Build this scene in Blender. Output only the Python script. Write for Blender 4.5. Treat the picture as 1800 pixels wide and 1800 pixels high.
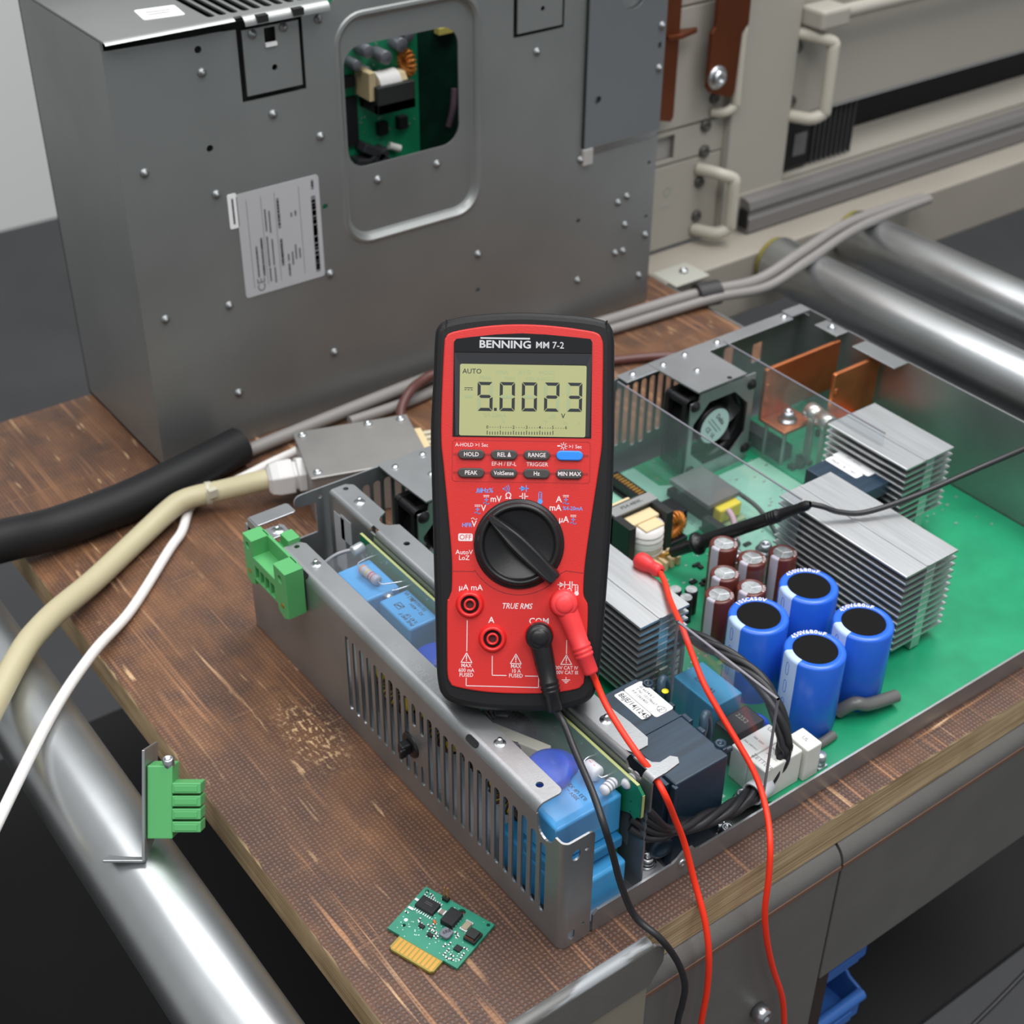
import bpy, math, random
from mathutils import Matrix, Vector
random.seed(7)
for o in list(bpy.data.objects):
    bpy.data.objects.remove(o)
SC = bpy.context.scene
COL = SC.collection
K = 0.001            # all lengths below are millimetres

# ------------------------------------------------------------------ camera
cam_d = bpy.data.cameras.new('camera')
cam = bpy.data.objects.new('camera', cam_d)
COL.objects.link(cam)
cam_d.sensor_fit = 'AUTO'
cam_d.sensor_width = 36.0
cam_d.lens = 2566.2 / 1800.0 * 36.0
cam_d.clip_start = 0.01
cam_d.clip_end = 60
right = Vector((0.80410, -0.59442, 0.00955))
down = Vector((-0.33674, -0.46865, -0.81668))
fwd = Vector((0.48993, 0.65347, -0.57701))
cm = Matrix.Identity(4)
for i in range(3):
    cm[i][0] = right[i]; cm[i][1] = -down[i]; cm[i][2] = -fwd[i]
cm.translation = Vector((-298.73, -354.70, 592.46)) * K
cam.matrix_world = cm
cam_d.dof.use_dof = True
cam_d.dof.focus_distance = 0.715
cam_d.dof.aperture_fstop = 13.0
SC.camera = cam

# ------------------------------------------------------------------ world, lamps, exposure
SC.view_settings.view_transform = 'Standard'
SC.view_settings.look = 'None'
SC.view_settings.gamma = 1.0
SC.view_settings.use_curve_mapping = False
SC.view_settings.exposure = 0.0
w = bpy.data.worlds.new('workshop_daylight')
SC.world = w
w.use_nodes = True
bg = w.node_tree.nodes['Background']
bg.inputs[0].default_value = (0.93, 0.97, 1.0, 1)
bg.inputs[1].default_value = 0.40

def area(name, loc, target, sx, sy, power, col=(1, 1, 1)):
    d = bpy.data.lights.new(name, 'AREA')
    d.shape = 'RECTANGLE'; d.size = sx; d.size_y = sy; d.energy = power; d.color = col
    o = bpy.data.objects.new(name, d); COL.objects.link(o)
    o.location = loc
    o.rotation_euler = (Vector(target) - Vector(loc)).to_track_quat('-Z', 'Y').to_euler()
    return o
area('ceiling_lamp', (0.9, -0.1, 2.3), (0.15, 0.15, 0), 2.4, 0.9, 50)
area('ceiling_lamp', (-0.9, -0.5, 2.3), (0.1, 0.1, 0), 2.4, 0.9, 44)
area('ceiling_lamp', (0.6, 1.1, 2.3), (0.2, 0.3, 0), 2.4, 0.9, 22)

# ------------------------------------------------------------------ materials
MATS = {}
def mat(name, col, rough=0.5, metal=0.0, var=0.0, scale=30.0, bump=0.0, bscale=400.0, coat=0.0,
        stretch=(1, 1, 1), spec=0.5, emit=None, col2=None, vlo=0.35, vhi=0.65, alpha=None):
    if name in MATS: return MATS[name]
    m = bpy.data.materials.new(name); m.use_nodes = True
    nt = m.node_tree; N = nt.nodes; L = nt.links
    b = N['Principled BSDF']
    b.inputs['Base Color'].default_value = (*col, 1)
    b.inputs['Roughness'].default_value = rough
    b.inputs['Metallic'].default_value = metal
    b.inputs['Specular IOR Level'].default_value = spec
    if coat: b.inputs['Coat Weight'].default_value = coat; b.inputs['Coat Roughness'].default_value = 0.15
    if emit: b.inputs['Emission Color'].default_value = (*emit[0], 1); b.inputs['Emission Strength'].default_value = emit[1]
    if var or bump or col2:
        tc = N.new('ShaderNodeTexCoord'); mp = N.new('ShaderNodeMapping')
        L.new(tc.outputs['Object'], mp.inputs[0]); mp.inputs['Scale'].default_value = stretch
    if var or col2:
        n = N.new('ShaderNodeTexNoise'); n.inputs['Scale'].default_value = scale; n.inputs['Detail'].default_value = 6
        L.new(mp.outputs[0], n.inputs['Vector'])
        r = N.new('ShaderNodeValToRGB')
        c2 = col2 or tuple(min(1, c * (1 + var)) for c in col)
        c1 = col if col2 else tuple(c * (1 - var) for c in col)
        r.color_ramp.elements[0].position = vlo; r.color_ramp.elements[1].position = vhi
        r.color_ramp.elements[0].color = (*c1, 1); r.color_ramp.elements[1].color = (*c2, 1)
        L.new(n.outputs['Fac'], r.inputs[0]); L.new(r.outputs[0], b.inputs['Base Color'])
    if bump:
        n2 = N.new('ShaderNodeTexNoise'); n2.inputs['Scale'].default_value = bscale; n2.inputs['Detail'].default_value = 3
        L.new(mp.outputs[0], n2.inputs['Vector'])
        bp = N.new('ShaderNodeBump'); bp.inputs['Strength'].default_value = bump; bp.inputs['Distance'].default_value = 0.0006
        L.new(n2.outputs['Fac'], bp.inputs['Height']); L.new(bp.outputs[0], b.inputs['Normal'])
    MATS[name] = m
    return m

def clear_mat(name, tint=(0.97, 0.98, 1.0), haze=0.05, hazecol=(0.8, 0.85, 0.9)):
    if name in MATS: return MATS[name]
    m = bpy.data.materials.new(name); m.use_nodes = True
    nt = m.node_tree; N = nt.nodes; L = nt.links
    N.remove(N['Principled BSDF'])
    out = N['Material Output']
    t = N.new('ShaderNodeBsdfTransparent'); t.inputs[0].default_value = (*tint, 1)
    g = N.new('ShaderNodeBsdfGlossy'); g.inputs['Roughness'].default_value = 0.06
    d = N.new('ShaderNodeBsdfDiffuse'); d.inputs[0].default_value = (*hazecol, 1)
    lw = N.new('ShaderNodeLayerWeight'); lw.inputs['Blend'].default_value = 0.5
    pw = N.new('ShaderNodeMath'); pw.operation = 'POWER'; pw.inputs[1].default_value = 4.0
    fr = N.new('ShaderNodeMath'); fr.operation = 'MULTIPLY_ADD'; fr.inputs[1].default_value = 0.7; fr.inputs[2].default_value = 0.03
    L.new(lw.outputs['Facing'], pw.inputs[0]); L.new(pw.outputs[0], fr.inputs[0])
    m1 = N.new('ShaderNodeMixShader'); m2 = N.new('ShaderNodeMixShader')
    m1.inputs[0].default_value = haze
    L.new(t.outputs[0], m1.inputs[1]); L.new(d.outputs[0], m1.inputs[2])
    L.new(fr.outputs[0], m2.inputs[0]); L.new(m1.outputs[0], m2.inputs[1]); L.new(g.outputs[0], m2.inputs[2])
    L.new(m2.outputs[0], out.inputs[0])
    MATS[name] = m
    return m

zinc = mat('galvanised_steel', (0.36, 0.37, 0.38), 0.40, 0.85, var=0.10, scale=22, bump=0.08, bscale=900)
zincd = mat('dull_zinc_panel', (0.30, 0.31, 0.305), 0.46, 0.8, var=0.08, scale=9, bump=0.06, bscale=700)
alu = mat('extruded_aluminium', (0.62, 0.63, 0.64), 0.36, 0.9, var=0.08, scale=60, stretch=(6, 0.3, 6))
chrome = mat('bright_screw_steel', (0.56, 0.58, 0.60), 0.30, 1.0)
rivetm = mat('dull_rivet_steel', (0.27, 0.28, 0.285), 0.45, 0.85)
copperd = mat('dark_tarnished_copper', (0.17, 0.048, 0.018), 0.42, 0.75, var=0.12, scale=20)
pcbcard = mat('teal_circuit_card', (0.016, 0.20, 0.125), 0.34, var=0.10, scale=90)
copper = mat('bare_copper', (0.62, 0.20, 0.075), 0.36, 0.85, var=0.15, scale=40)
redp = mat('red_moulded_plastic', (0.60, 0.020, 0.017), 0.42, 0, bump=0.12, bscale=1500)
redgloss = mat('glossy_red_plastic', (0.72, 0.02, 0.02), 0.3)
redsoft = mat('soft_red_rubber', (0.86, 0.045, 0.05), 0.45)
redcab = mat('red_silicone_cable', (0.90, 0.035, 0.008), 0.5)
blackr = mat('black_rubber_holster', (0.008, 0.008, 0.009), 0.5, bump=0.15, bscale=1800, spec=0.3)
blackp = mat('black_plastic', (0.009, 0.009, 0.010), 0.36, bump=0.05, bscale=1500, spec=0.4)
blackg = mat('black_gloss_screen_frame', (0.010, 0.010, 0.012), 0.16)
blackc = mat('black_cable_sheath', (0.016, 0.016, 0.018), 0.42)
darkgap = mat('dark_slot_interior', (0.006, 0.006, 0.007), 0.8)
lcd = mat('lcd_green', (0.40, 0.41, 0.19), 0.35)
lcdink = mat('lcd_dark_segments', (0.012, 0.016, 0.02), 0.5)
lcdghost = mat('lcd_pale_segments', (0.33, 0.39, 0.21), 0.45)
white = mat('white_print', (0.78, 0.70, 0.71), 0.6)
silver = mat('silver_print', (0.55, 0.56, 0.58), 0.5)
bluep = mat('blue_print', (0.10, 0.32, 0.80), 0.5)
greyk = mat('grey_rubber_button', (0.050, 0.044, 0.042), 0.5)
bluek = mat('blue_rubber_button', (0.02, 0.24, 0.82), 0.42)
ink = mat('black_print', (0.02, 0.02, 0.025), 0.6)
inkgrey = mat('grey_print', (0.16, 0.16, 0.17), 0.6)
sticker = mat('white_sticker', (0.80, 0.80, 0.80), 0.5)
stickerg = mat('silver_sticker', (0.44, 0.44, 0.46), 0.45, var=0.03, scale=5)
greenc = mat('green_terminal_plastic', (0.085, 0.36, 0.12), 0.45)
pcb = mat('green_circuit_board', (0.008, 0.16, 0.068), 0.32, var=0.12, scale=60)
pcbl = mat('bright_green_circuit_board', (0.012, 0.26, 0.12), 0.32, var=0.10, scale=50)
pcbpale = mat('pale_green_board_area', (0.25, 0.50, 0.38), 0.4)
pcbedge = mat('board_edge_laminate', (0.38, 0.42, 0.16), 0.5)
pcbdark = mat('dark_green_board', (0.002, 0.028, 0.016), 0.4, var=0.2, scale=80)
gold = mat('gold_contact', (0.50, 0.26, 0.05), 0.38, 0.5)
goldlam = mat('yellow_laminate', (0.27, 0.22, 0.035), 0.45)
solder = mat('solder_tin', (0.75, 0.76, 0.78), 0.3, 0.9)
chip = mat('black_chip_epoxy', (0.012, 0.012, 0.014), 0.5, spec=0.3)
bluebox = mat('light_blue_capacitor_case', (0.055, 0.33, 0.66), 0.42)
bluebox2 = mat('mid_blue_capacitor_case', (0.018, 0.19, 0.40), 0.42)
bluedisc = mat('blue_varistor_lacquer', (0.003, 0.065, 0.52), 0.38)
bluecap = mat('blue_capacitor_sleeve', (0.022, 0.13, 0.66), 0.26)
bluestripe = mat('pale_blue_sleeve_stripe', (0.42, 0.55, 0.80), 0.35)
blackfelt = mat('black_capacitor_top', (0.006, 0.006, 0.006), 0.8, bump=0.3, bscale=1800, spec=0.12)
brownsl = mat('brown_capacitor_sleeve', (0.115, 0.026, 0.020), 0.28)
brownst = mat('grey_sleeve_stripe', (0.45, 0.43, 0.50), 0.4)
tin = mat('aluminium_can_top', (0.36, 0.38, 0.385), 0.45, 0.6, var=0.25, scale=250)
potted = mat('dark_blue_potted_case', (0.014, 0.032, 0.055), 0.36, var=0.25, scale=40, stretch=(0.4, 6, 1))
cream = mat('cream_bobbin_plastic', (0.66, 0.52, 0.30), 0.5)
tapew = mat('white_winding_tape', (0.75, 0.72, 0.70), 0.5)
tapey = mat('yellow_winding_tape', (0.75, 0.60, 0.03), 0.4)
ferrite = mat('dark_ferrite', (0.020, 0.022, 0.021), 0.45, spec=0.3)
ferriteg = mat('grey_ferrite_top', (0.13, 0.135, 0.13), 0.3)
wirecu = mat('enamelled_copper_wire', (0.55, 0.19, 0.03), 0.35, 0.4)
relayw = mat('white_relay_case', (0.66, 0.66, 0.61), 0.45)
glue = mat('grey_silicone_glue', (0.12, 0.12, 0.115), 0.35)
nylon = mat('translucent_nylon', (0.62, 0.64, 0.68), 0.35)
fanlab = mat('pale_fan_label', (0.50, 0.66, 0.64), 0.5)
beigec = mat('beige_cable', (0.46, 0.41, 0.26), 0.5)
greyc = mat('grey_cable', (0.235, 0.22, 0.21), 0.5)
whitec = mat('white_cable', (0.75, 0.72, 0.70), 0.5)
brownc = mat('brown_cable', (0.10, 0.035, 0.03), 0.45)
gland = mat('light_grey_nylon', (0.60, 0.59, 0.58), 0.5)
boxalu = mat('scratched_aluminium_lid', (0.40, 0.385, 0.37), 0.42, 0.75, var=0.10, scale=14)
ivory = mat('ivory_powder_coat', (0.37, 0.345, 0.30), 0.5, var=0.03, scale=4)
ivoryd = mat('grey_beige_frame_paint', (0.33, 0.30, 0.255), 0.5, var=0.05, scale=6)
greyrail = mat('grey_plastic_rail', (0.17, 0.16, 0.157), 0.45)
graypaint = mat('grey_frame_paint', (0.125, 0.120, 0.112), 0.42, var=0.05, scale=30, bump=0.25, bscale=900)
worn = mat('worn_grey_paint', (0.13, 0.128, 0.122), 0.45, 0.1, scale=70, col2=(0.30, 0.315, 0.33), vlo=0.50, vhi=0.60, stretch=(0.45, 2, 2))
rust = mat('brown_primer_line', (0.16, 0.085, 0.055), 0.6)
steelroll = mat('zinc_plated_roller', (0.56, 0.58, 0.59), 0.32, 0.95, var=0.08, scale=18)
olive = mat('olive_bearing_cap', (0.20, 0.17, 0.03), 0.5)
binb = mat('blue_storage_bin_plastic', (0.035, 0.14, 0.46), 0.45)
darkbrown = mat('dark_brown_post', (0.030, 0.019, 0.014), 0.6)
clear = clear_mat('clear_plastic_sheet', haze=0.035)
clearm = clear_mat('clear_duct_sheet', haze=0.085, hazecol=(0.55, 0.66, 0.64))
cleardg = mat('sheet_edge_grey', (0.20, 0.19, 0.22), 0.3)
# ------------------------------------------------------------------ mesh helpers
class B:
    """collects faces (millimetres) and becomes one mesh object"""
    def __init__(s): s.v = []; s.f = []; s.sm = []; s.mi = []
    def add(s, vs, fs, smooth=False, mi=0):
        o = len(s.v); s.v += [tuple(p) for p in vs]
        for q in fs: s.f.append(tuple(i + o for i in q)); s.sm.append(smooth); s.mi.append(mi)
        return s
    def box(s, x0, y0, z0, x1, y1, z1, mi=0, mx=None):
        vs = [(x, y, z) for z in (z0, z1) for y in (y0, y1) for x in (x0, x1)]
        if mx is not None: vs = [mx @ Vector(p) for p in vs]
        return s.add(vs, [(0, 2, 3, 1), (4, 5, 7, 6), (0, 1, 5, 4), (2, 6, 7, 3), (0, 4, 6, 2), (1, 3, 7, 5)], mi=mi)
    def cyl(s, p0, p1, r, n=20, r2=None, caps=True, mi=0, smooth=True):
        p0 = Vector(p0); p1 = Vector(p1); r2 = r if r2 is None else r2
        d = (p1 - p0).normalized(); a = d.orthogonal().normalized(); b = d.cross(a)
        vs = []
        for p, rr in ((p0, r), (p1, r2)):
            for i in range(n):
                t = 2 * math.pi * i / n; vs.append(p + (a * math.cos(t) + b * math.sin(t)) * rr)
        s.add(vs, [(i, (i + 1) % n, n + (i + 1) % n, n + i) for i in range(n)], smooth, mi)
        if caps: s.add(vs, [tuple(reversed(range(n))), tuple(range(n, 2 * n))], False, mi)
        return s
    def tube(s, path, r, n=10, mi=0, closed=False):
        P = [Vector(p) for p in path]; m = len(P); vs = []; up = None
        rr = r if isinstance(r, (list, tuple)) else [r] * m
        for i in range(m):
            d = (P[(i + 1) % m] - P[i - 1]) if closed else (P[min(i + 1, m - 1)] - P[max(i - 1, 0)])
            d = d.normalized()
            if up is None: up = d.orthogonal().normalized()
            up = (up - d * up.dot(d)).normalized(); b = d.cross(up)
            for k in range(n):
                t = 2 * math.pi * k / n; vs.append(P[i] + (up * math.cos(t) + b * math.sin(t)) * rr[i])
        fs = [(i * n + k, i * n + (k + 1) % n, ((i + 1) % m) * n + (k + 1) % n, ((i + 1) % m) * n + k)
              for i in range(m if closed else m - 1) for k in range(n)]
        s.add(vs, fs, True, mi)
        if not closed: s.add(vs, [tuple(reversed(range(n))), tuple(range((m - 1) * n, m * n))], False, mi)
        return s
    def lathe(s, prof, c=(0, 0, 0), ax=(0, 0, 1), n=32, mi=0, smooth=True, a0=0.0, a1=None):
        """profile of (radius, height) turned about the axis through c"""
        c = Vector(c); d = Vector(ax).normalized()
        if abs(d.z) > 0.9: a = Vector((1, 0, 0)); a = (a - d * a.dot(d)).normalized()
        else: a = Vector((0, 0, 1)); a = (a - d * a.dot(d)).normalized()
        b = d.cross(a); full = a1 is None
        m = n if full else n + 1; a1 = 2 * math.pi if full else a1; vs = []
        for (r, h) in prof:
            for i in range(m):
                t = a0 + (a1 - a0) * i / n; vs.append(c + d * h + (a * math.cos(t) + b * math.sin(t)) * r)
        fs = []
        for j in range(len(prof) - 1):
            for i in range(n):
                k = (i + 1) % m if full else i + 1
                fs.append((j * m + i, j * m + k, (j + 1) * m + k, (j + 1) * m + i))
        return s.add(vs, fs, smooth, mi)
    def prism(s, poly, a, b, mx=None, mi=0):
        n = len(poly); vs = [Vector((p[0], p[1], a)) for p in poly] + [Vector((p[0], p[1], b)) for p in poly]
        if mx is not None: vs = [mx @ v for v in vs]
        fs = [(i, (i + 1) % n, n + (i + 1) % n, n + i) for i in range(n)] + [tuple(reversed(range(n))), tuple(range(n, 2 * n))]
        return s.add(vs, fs, False, mi)
    def loft(s, A, Bq, closed=True, smooth=True, mi=0):
        n = len(A); vs = [Vector(p) for p in A] + [Vector(p) for p in Bq]
        return s.add(vs, [(i, (i + 1) % n, n + (i + 1) % n, n + i) for i in range(n if closed else n - 1)], smooth, mi)
    def mesh(s, me, mx=None, mi=0):
        vs = [mx @ v.co if mx is not None else v.co.copy() for v in me.vertices]
        return s.add(vs, [tuple(p.vertices) for p in me.polygons], False, mi)
    def plate(s, outline, holes, t, mx=None, bev=0.0, mi=0):
        me = plate_mesh(outline, holes, t, bev); s.mesh(me, mx, mi); bpy.data.meshes.remove(me); return s
    def build(s, name, m, parent=None, bevel=0.0, seg=2, loc=None, mx=None):
        me = bpy.data.meshes.new(name)
        me.from_pydata([(p[0] * K, p[1] * K, p[2] * K) for p in s.v], [], s.f)
        ms = m if isinstance(m, (list, tuple)) else [m]
        for q in ms: me.materials.append(q)
        me.polygons.foreach_set('use_smooth', s.sm); me.polygons.foreach_set('material_index', s.mi)
        me.validate(); me.update()
        o = bpy.data.objects.new(name, me); COL.objects.link(o)
        if parent is not None: o.parent = parent
        if loc is not None: o.location = Vector(loc) * K
        if mx is not None:
            mm = mx.copy(); mm.translation = mm.translation * K; o.matrix_local = mm
        if bevel:
            bm = o.modifiers.new('bevel', 'BEVEL'); bm.width = bevel * K; bm.segments = seg
            bm.limit_method = 'ANGLE'; bm.angle_limit = math.radians(40)
        return o

def plate_mesh(outline, holes, t, bev=0.0):
    c = bpy.data.curves.new('p', 'CURVE'); c.dimensions = '2D'; c.fill_mode = 'BOTH'
    c.extrude = max(1e-4, t / 2 - bev); c.bevel_depth = bev; c.bevel_resolution = 1 if bev else 0
    if bev: c.offset = -bev
    for pl in [outline] + list(holes):
        sp = c.splines.new('POLY'); sp.points.add(len(pl) - 1)
        for i, p in enumerate(pl): sp.points[i].co = (p[0], p[1], 0, 1)
        sp.use_cyclic_u = True
    o = bpy.data.objects.new('p', c); me = bpy.data.meshes.new_from_object(o)
    bpy.data.objects.remove(o); bpy.data.curves.remove(c)
    return me

def rrect(x0, y0, x1, y1, r, n=5):
    r = min(r, abs(x1 - x0) / 2 - 1e-3, abs(y1 - y0) / 2 - 1e-3); out = []
    for cx, cy, a in ((x1 - r, y1 - r, 0), (x0 + r, y1 - r, 90), (x0 + r, y0 + r, 180), (x1 - r, y0 + r, 270)):
        for i in range(n + 1):
            t = math.radians(a + 90 * i / n); out.append((cx + r * math.cos(t), cy + r * math.sin(t)))
    return out
def circ(x, y, r, n=16, sx=1.0):
    return [(x + r * sx * math.cos(2 * math.pi * i / n), y + r * math.sin(2 * math.pi * i / n)) for i in range(n)]
def cr(P, k=8):
    P = [Vector(p) for p in P]; out = []
    for i in range(len(P) - 1):
        a, b, c, d = P[max(i - 1, 0)], P[i], P[i + 1], P[min(i + 2, len(P) - 1)]
        for j in range(k):
            t = j / k
            out.append(0.5 * ((2 * b) + (c - a) * t + (2 * a - 5 * b + 4 * c - d) * t * t + (3 * b - a - 3 * c + d) * t ** 3))
    return out + [P[-1]]
def smooth2(P, k=6):
    """closed smooth outline through 2-D points"""
    n = len(P); out = []
    for i in range(n):
        a, b, c, d = [Vector((*P[(i + j - 1) % n], 0)) for j in range(4)]
        for j in range(k):
            t = j / k
            q = 0.5 * ((2 * b) + (c - a) * t + (2 * a - 5 * b + 4 * c - d) * t * t + (3 * b - a - 3 * c + d) * t ** 3)
            out.append((q.x, q.y))
    return out
def mxyz(X, Y, Z, o=(0, 0, 0)):
    m = Matrix.Identity(4)
    for i in range(3): m[i][0] = X[i]; m[i][1] = Y[i]; m[i][2] = Z[i]; m[i][3] = o[i]
    return m
def MX(x): return mxyz((0, 1, 0), (0, 0, 1), (1, 0, 0), (x, 0, 0))      # (a, b) -> (y, z) on x = const
def MY(y): return mxyz((1, 0, 0), (0, 0, 1), (0, -1, 0), (0, y, 0))     # (a, b) -> (x, z) on y = const
def MZ(z): return Matrix.Translation((0, 0, z))

def text_mesh(txt, size, align='CENTER', bold=0.0, shear=0.0, sx=1.0):
    c = bpy.data.curves.new('t', 'FONT'); c.body = txt; c.size = size; c.align_x = align; c.align_y = 'CENTER'
    c.offset = bold; c.shear = shear; c.resolution_u = 2; c.extrude = 0.03
    o = bpy.data.objects.new('t', c); me = bpy.data.meshes.new_from_object(o)
    bpy.data.objects.remove(o); bpy.data.curves.remove(c)
    for v in me.vertices: v.co.x *= sx
    return me
m_ = text_mesh('H', 1.0); ys_ = [v.co.y for v in m_.vertices]; CAPK = 0.99 / max(0.3, max(ys_) - min(ys_)); bpy.data.meshes.remove(m_)
def put_text(b, txt, mx, size, x=0, y=0, align='CENTER', bold=0.0, shear=0.0, sx=1.0, rot=0.0, mi=0):
    """size is about the height of a capital letter"""
    me = text_mesh(txt, size * CAPK, align, bold, shear, sx)
    b.mesh(me, mx @ Matrix.Translation((x, y, 0)) @ Matrix.Rotation(math.radians(rot), 4, 'Z'), mi)
    bpy.data.meshes.remove(me)
def arc_text(b, txt, mx, size, R, a0, da, mi=0, bold=0.02, flip=False):
    for i, ch in enumerate(txt):
        if ch == ' ': continue
        a = a0 + da * i
        put_text(b, ch, mx, size, R * math.cos(math.radians(a)), R * math.sin(math.radians(a)), bold=bold,
                 rot=a - 90 + (180 if flip else 0), mi=mi)
def line2(b, mx, pts, wd, t=0.06, mi=0):
    """flat printed polyline"""
    for (xa, ya), (xb, yb) in zip(pts[:-1], pts[1:]):
        d = Vector((xb - xa, yb - ya, 0)); l = d.length
        if l < 1e-6: continue
        d /= l; n = Vector((-d.y, d.x, 0)) * wd / 2; a = Vector((xa, ya, 0)) - d * wd / 2 * 0.9; c = Vector((xb, yb, 0)) + d * wd / 2 * 0.9
        b.prism([(p.x, p.y) for p in (a - n, c - n, c + n, a + n)], 0, t, mx, mi)

def tag(o, label, cat, group=None):
    o['label'] = label; o['category'] = cat
    if group: o['group'] = group
    return o
def thing(name, label, cat, loc=(0, 0, 0), mx=None, group=None):
    o = bpy.data.objects.new(name, None); o.empty_display_size = 0.02; COL.objects.link(o)
    if mx is not None:
        mm = mx.copy(); mm.translation = mm.translation * K; o.matrix_world = mm
    else: o.location = Vector(loc) * K
    return tag(o, label, cat, group)
def struct(o): o['kind'] = 'structure'; return o
def dup(o, parent, loc=None, rz=None):
    c = o.copy(); COL.objects.link(c); c.parent = parent
    if loc is not None: c.location = Vector(loc) * K
    if rz is not None: c.rotation_euler = (0, 0, math.radians(rz))
    return c
def screw(b, p, ax, r, h, n=14):
    ax = Vector(ax); p = Vector(p)
    b.lathe([(0, 0), (r, 0), (r, h * .6), (r * .8, h), (r * .42, h), (r * .36, h * .55), (0, h * .5)], p, ax, n)
# ------------------------------------------------------------------ board and plywood materials
def board_top():
    m = bpy.data.materials.new('brown_phenolic_mesh_board'); m.use_nodes = True
    nt = m.node_tree; N = nt.nodes; L = nt.links; b = N['Principled BSDF']
    b.inputs['Roughness'].default_value = 0.46; b.inputs['Specular IOR Level'].default_value = 0.4
    tc = N.new('ShaderNodeTexCoord')
    def mp(sc, rz=0.0):
        q = N.new('ShaderNodeMapping'); q.inputs['Scale'].default_value = sc; q.inputs['Rotation'].default_value = (0, 0, rz)
        L.new(tc.outputs['Object'], q.inputs[0]); return q
    def noise(vec, s, det=5, dist=0.0):
        n = N.new('ShaderNodeTexNoise'); n.inputs['Scale'].default_value = s; n.inputs['Detail'].default_value = det
        n.inputs['Distortion'].default_value = dist; L.new(vec.outputs[0], n.inputs['Vector']); return n
    def ramp(src, lo, hi, c0=(0, 0, 0, 1), c1=(1, 1, 1, 1)):
        r = N.new('ShaderNodeValToRGB'); r.color_ramp.elements[0].position = lo; r.color_ramp.elements[1].position = hi
        r.color_ramp.elements[0].color = c0; r.color_ramp.elements[1].color = c1
        L.new(src, r.inputs[0]); return r
    def mul(a, c, op='MULTIPLY'):
        q = N.new('ShaderNodeMath'); q.operation = op; q.use_clamp = op == 'ADD'
        for i, s in enumerate((a, c)):
            if isinstance(s, float): q.inputs[i].default_value = s
            else: L.new(s, q.inputs[i])
        return q
    def mix(f, a, c):
        q = N.new('ShaderNodeMix'); q.data_type = 'RGBA'; L.new(f, q.inputs[0])
        for i, s in ((6, a), (7, c)):
            if isinstance(s, tuple): q.inputs[i].default_value = s
            else: L.new(s, q.inputs[i])
        return q
    # woven wire pattern, about 2.6 mm
    w1 = N.new('ShaderNodeTexWave'); w1.inputs['Scale'].default_value = 122; w1.bands_direction = 'X'; w1.inputs['Distortion'].default_value = 2.2; w1.inputs['Detail Scale'].default_value = 3
    w2 = N.new('ShaderNodeTexWave'); w2.inputs['Scale'].default_value = 122; w2.bands_direction = 'Y'; w2.inputs['Distortion'].default_value = 2.2; w2.inputs['Detail Scale'].default_value = 3
    base = mp((1, 1, 1)); L.new(base.outputs[0], w1.inputs[0]); L.new(base.outputs[0], w2.inputs[0])
    weave = mul(w1.outputs['Fac'], w2.outputs['Fac'])
    big = noise(base, 5.0, 3)
    tone = mix(ramp(big.outputs['Fac'], .35, .7).outputs[0], (0.048, 0.025, 0.018, 1), (0.078, 0.042, 0.029, 1))
    wv = mix(weave.outputs[0], tone.outputs[2], (0.150, 0.080, 0.057, 1))
    # scuffs: long scratches along the board, worn to pale wood where traffic was heavy
    wear = ramp(noise(mp((1.5, 1.1, 1)), 4.2, 4, 0.4).outputs['Fac'], .36, .60)
    # the strip beside the unit and the far left are rubbed down to the warm fibre, with a scuffed bare patch
    sep = N.new('ShaderNodeSeparateXYZ'); L.new(tc.outputs['Object'], sep.inputs[0])
    def rng(src, a, c):
        q = N.new('ShaderNodeMapRange'); q.interpolation_type = 'SMOOTHSTEP'; q.inputs[1].default_value = a; q.inputs[2].default_value = c; L.new(src, q.inputs[0]); return q
    strip = mul(rng(sep.outputs[0], -0.088, -0.030).outputs[0], rng(sep.outputs[1], 0.02, 0.13).outputs[0])
    strip = mul(strip.outputs[0], rng(sep.outputs[1], 0.13, 0.30).outputs[0], 'MAXIMUM')
    mott = ramp(noise(base, 26, 6, 0.6).outputs['Fac'], .30, .62)
    strip = mul(strip.outputs[0], mott.outputs[0])
    dv_ = N.new('ShaderNodeVectorMath'); dv_.operation = 'DISTANCE'; dv_.inputs[1].default_value = (-0.047, 0.142, 0); L.new(mp((1.6, 0.7, 1)).outputs[0], dv_.inputs[0])
    dv_.inputs[1].default_value = (-0.022 * 1.6, 0.205 * 0.7, 0)
    patch = rng(dv_.outputs['Value'], 0.034, 0.002)
    s1 = ramp(noise(mp((240, 7, 1), 0.03), 1.0, 6, 0.3).outputs['Fac'], .60, .68)
    s2 = ramp(noise(mp((170, 5.5, 1), -0.16), 1.0, 6, 0.5).outputs['Fac'], .63, .70)
    s3 = ramp(noise(mp((5, 140, 1), 0.16), 1.0, 5, 0.4).outputs['Fac'], .66, .72)
    sc = mul(mul(s1.outputs[0], s2.outputs[0], 'MAXIMUM').outputs[0], s3.outputs[0], 'MAXIMUM')
    scw = mul(sc.outputs[0], mul(wear.outputs[0], 0.14, 'ADD').outputs[0])
    rub = mul(wear.outputs[0], ramp(noise(mp((1, .6, 1)), 90, 5).outputs['Fac'], .42, .75).outputs[0])
    c1 = mix(mul(rub.outputs[0], 0.5).outputs[0], wv.outputs[2], (0.19, 0.082, 0.034, 1))
    c2 = mix(scw.outputs[0], c1.outputs[2], (0.34, 0.17, 0.085, 1))
    pale = mul(scw.outputs[0], ramp(noise(mp((30, 9, 1), 0.03), 1.0, 6).outputs['Fac'], .57, .68).outputs[0])
    c3 = mix(pale.outputs[0], c2.outputs[2], (0.70, 0.48, 0.28, 1))
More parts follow.
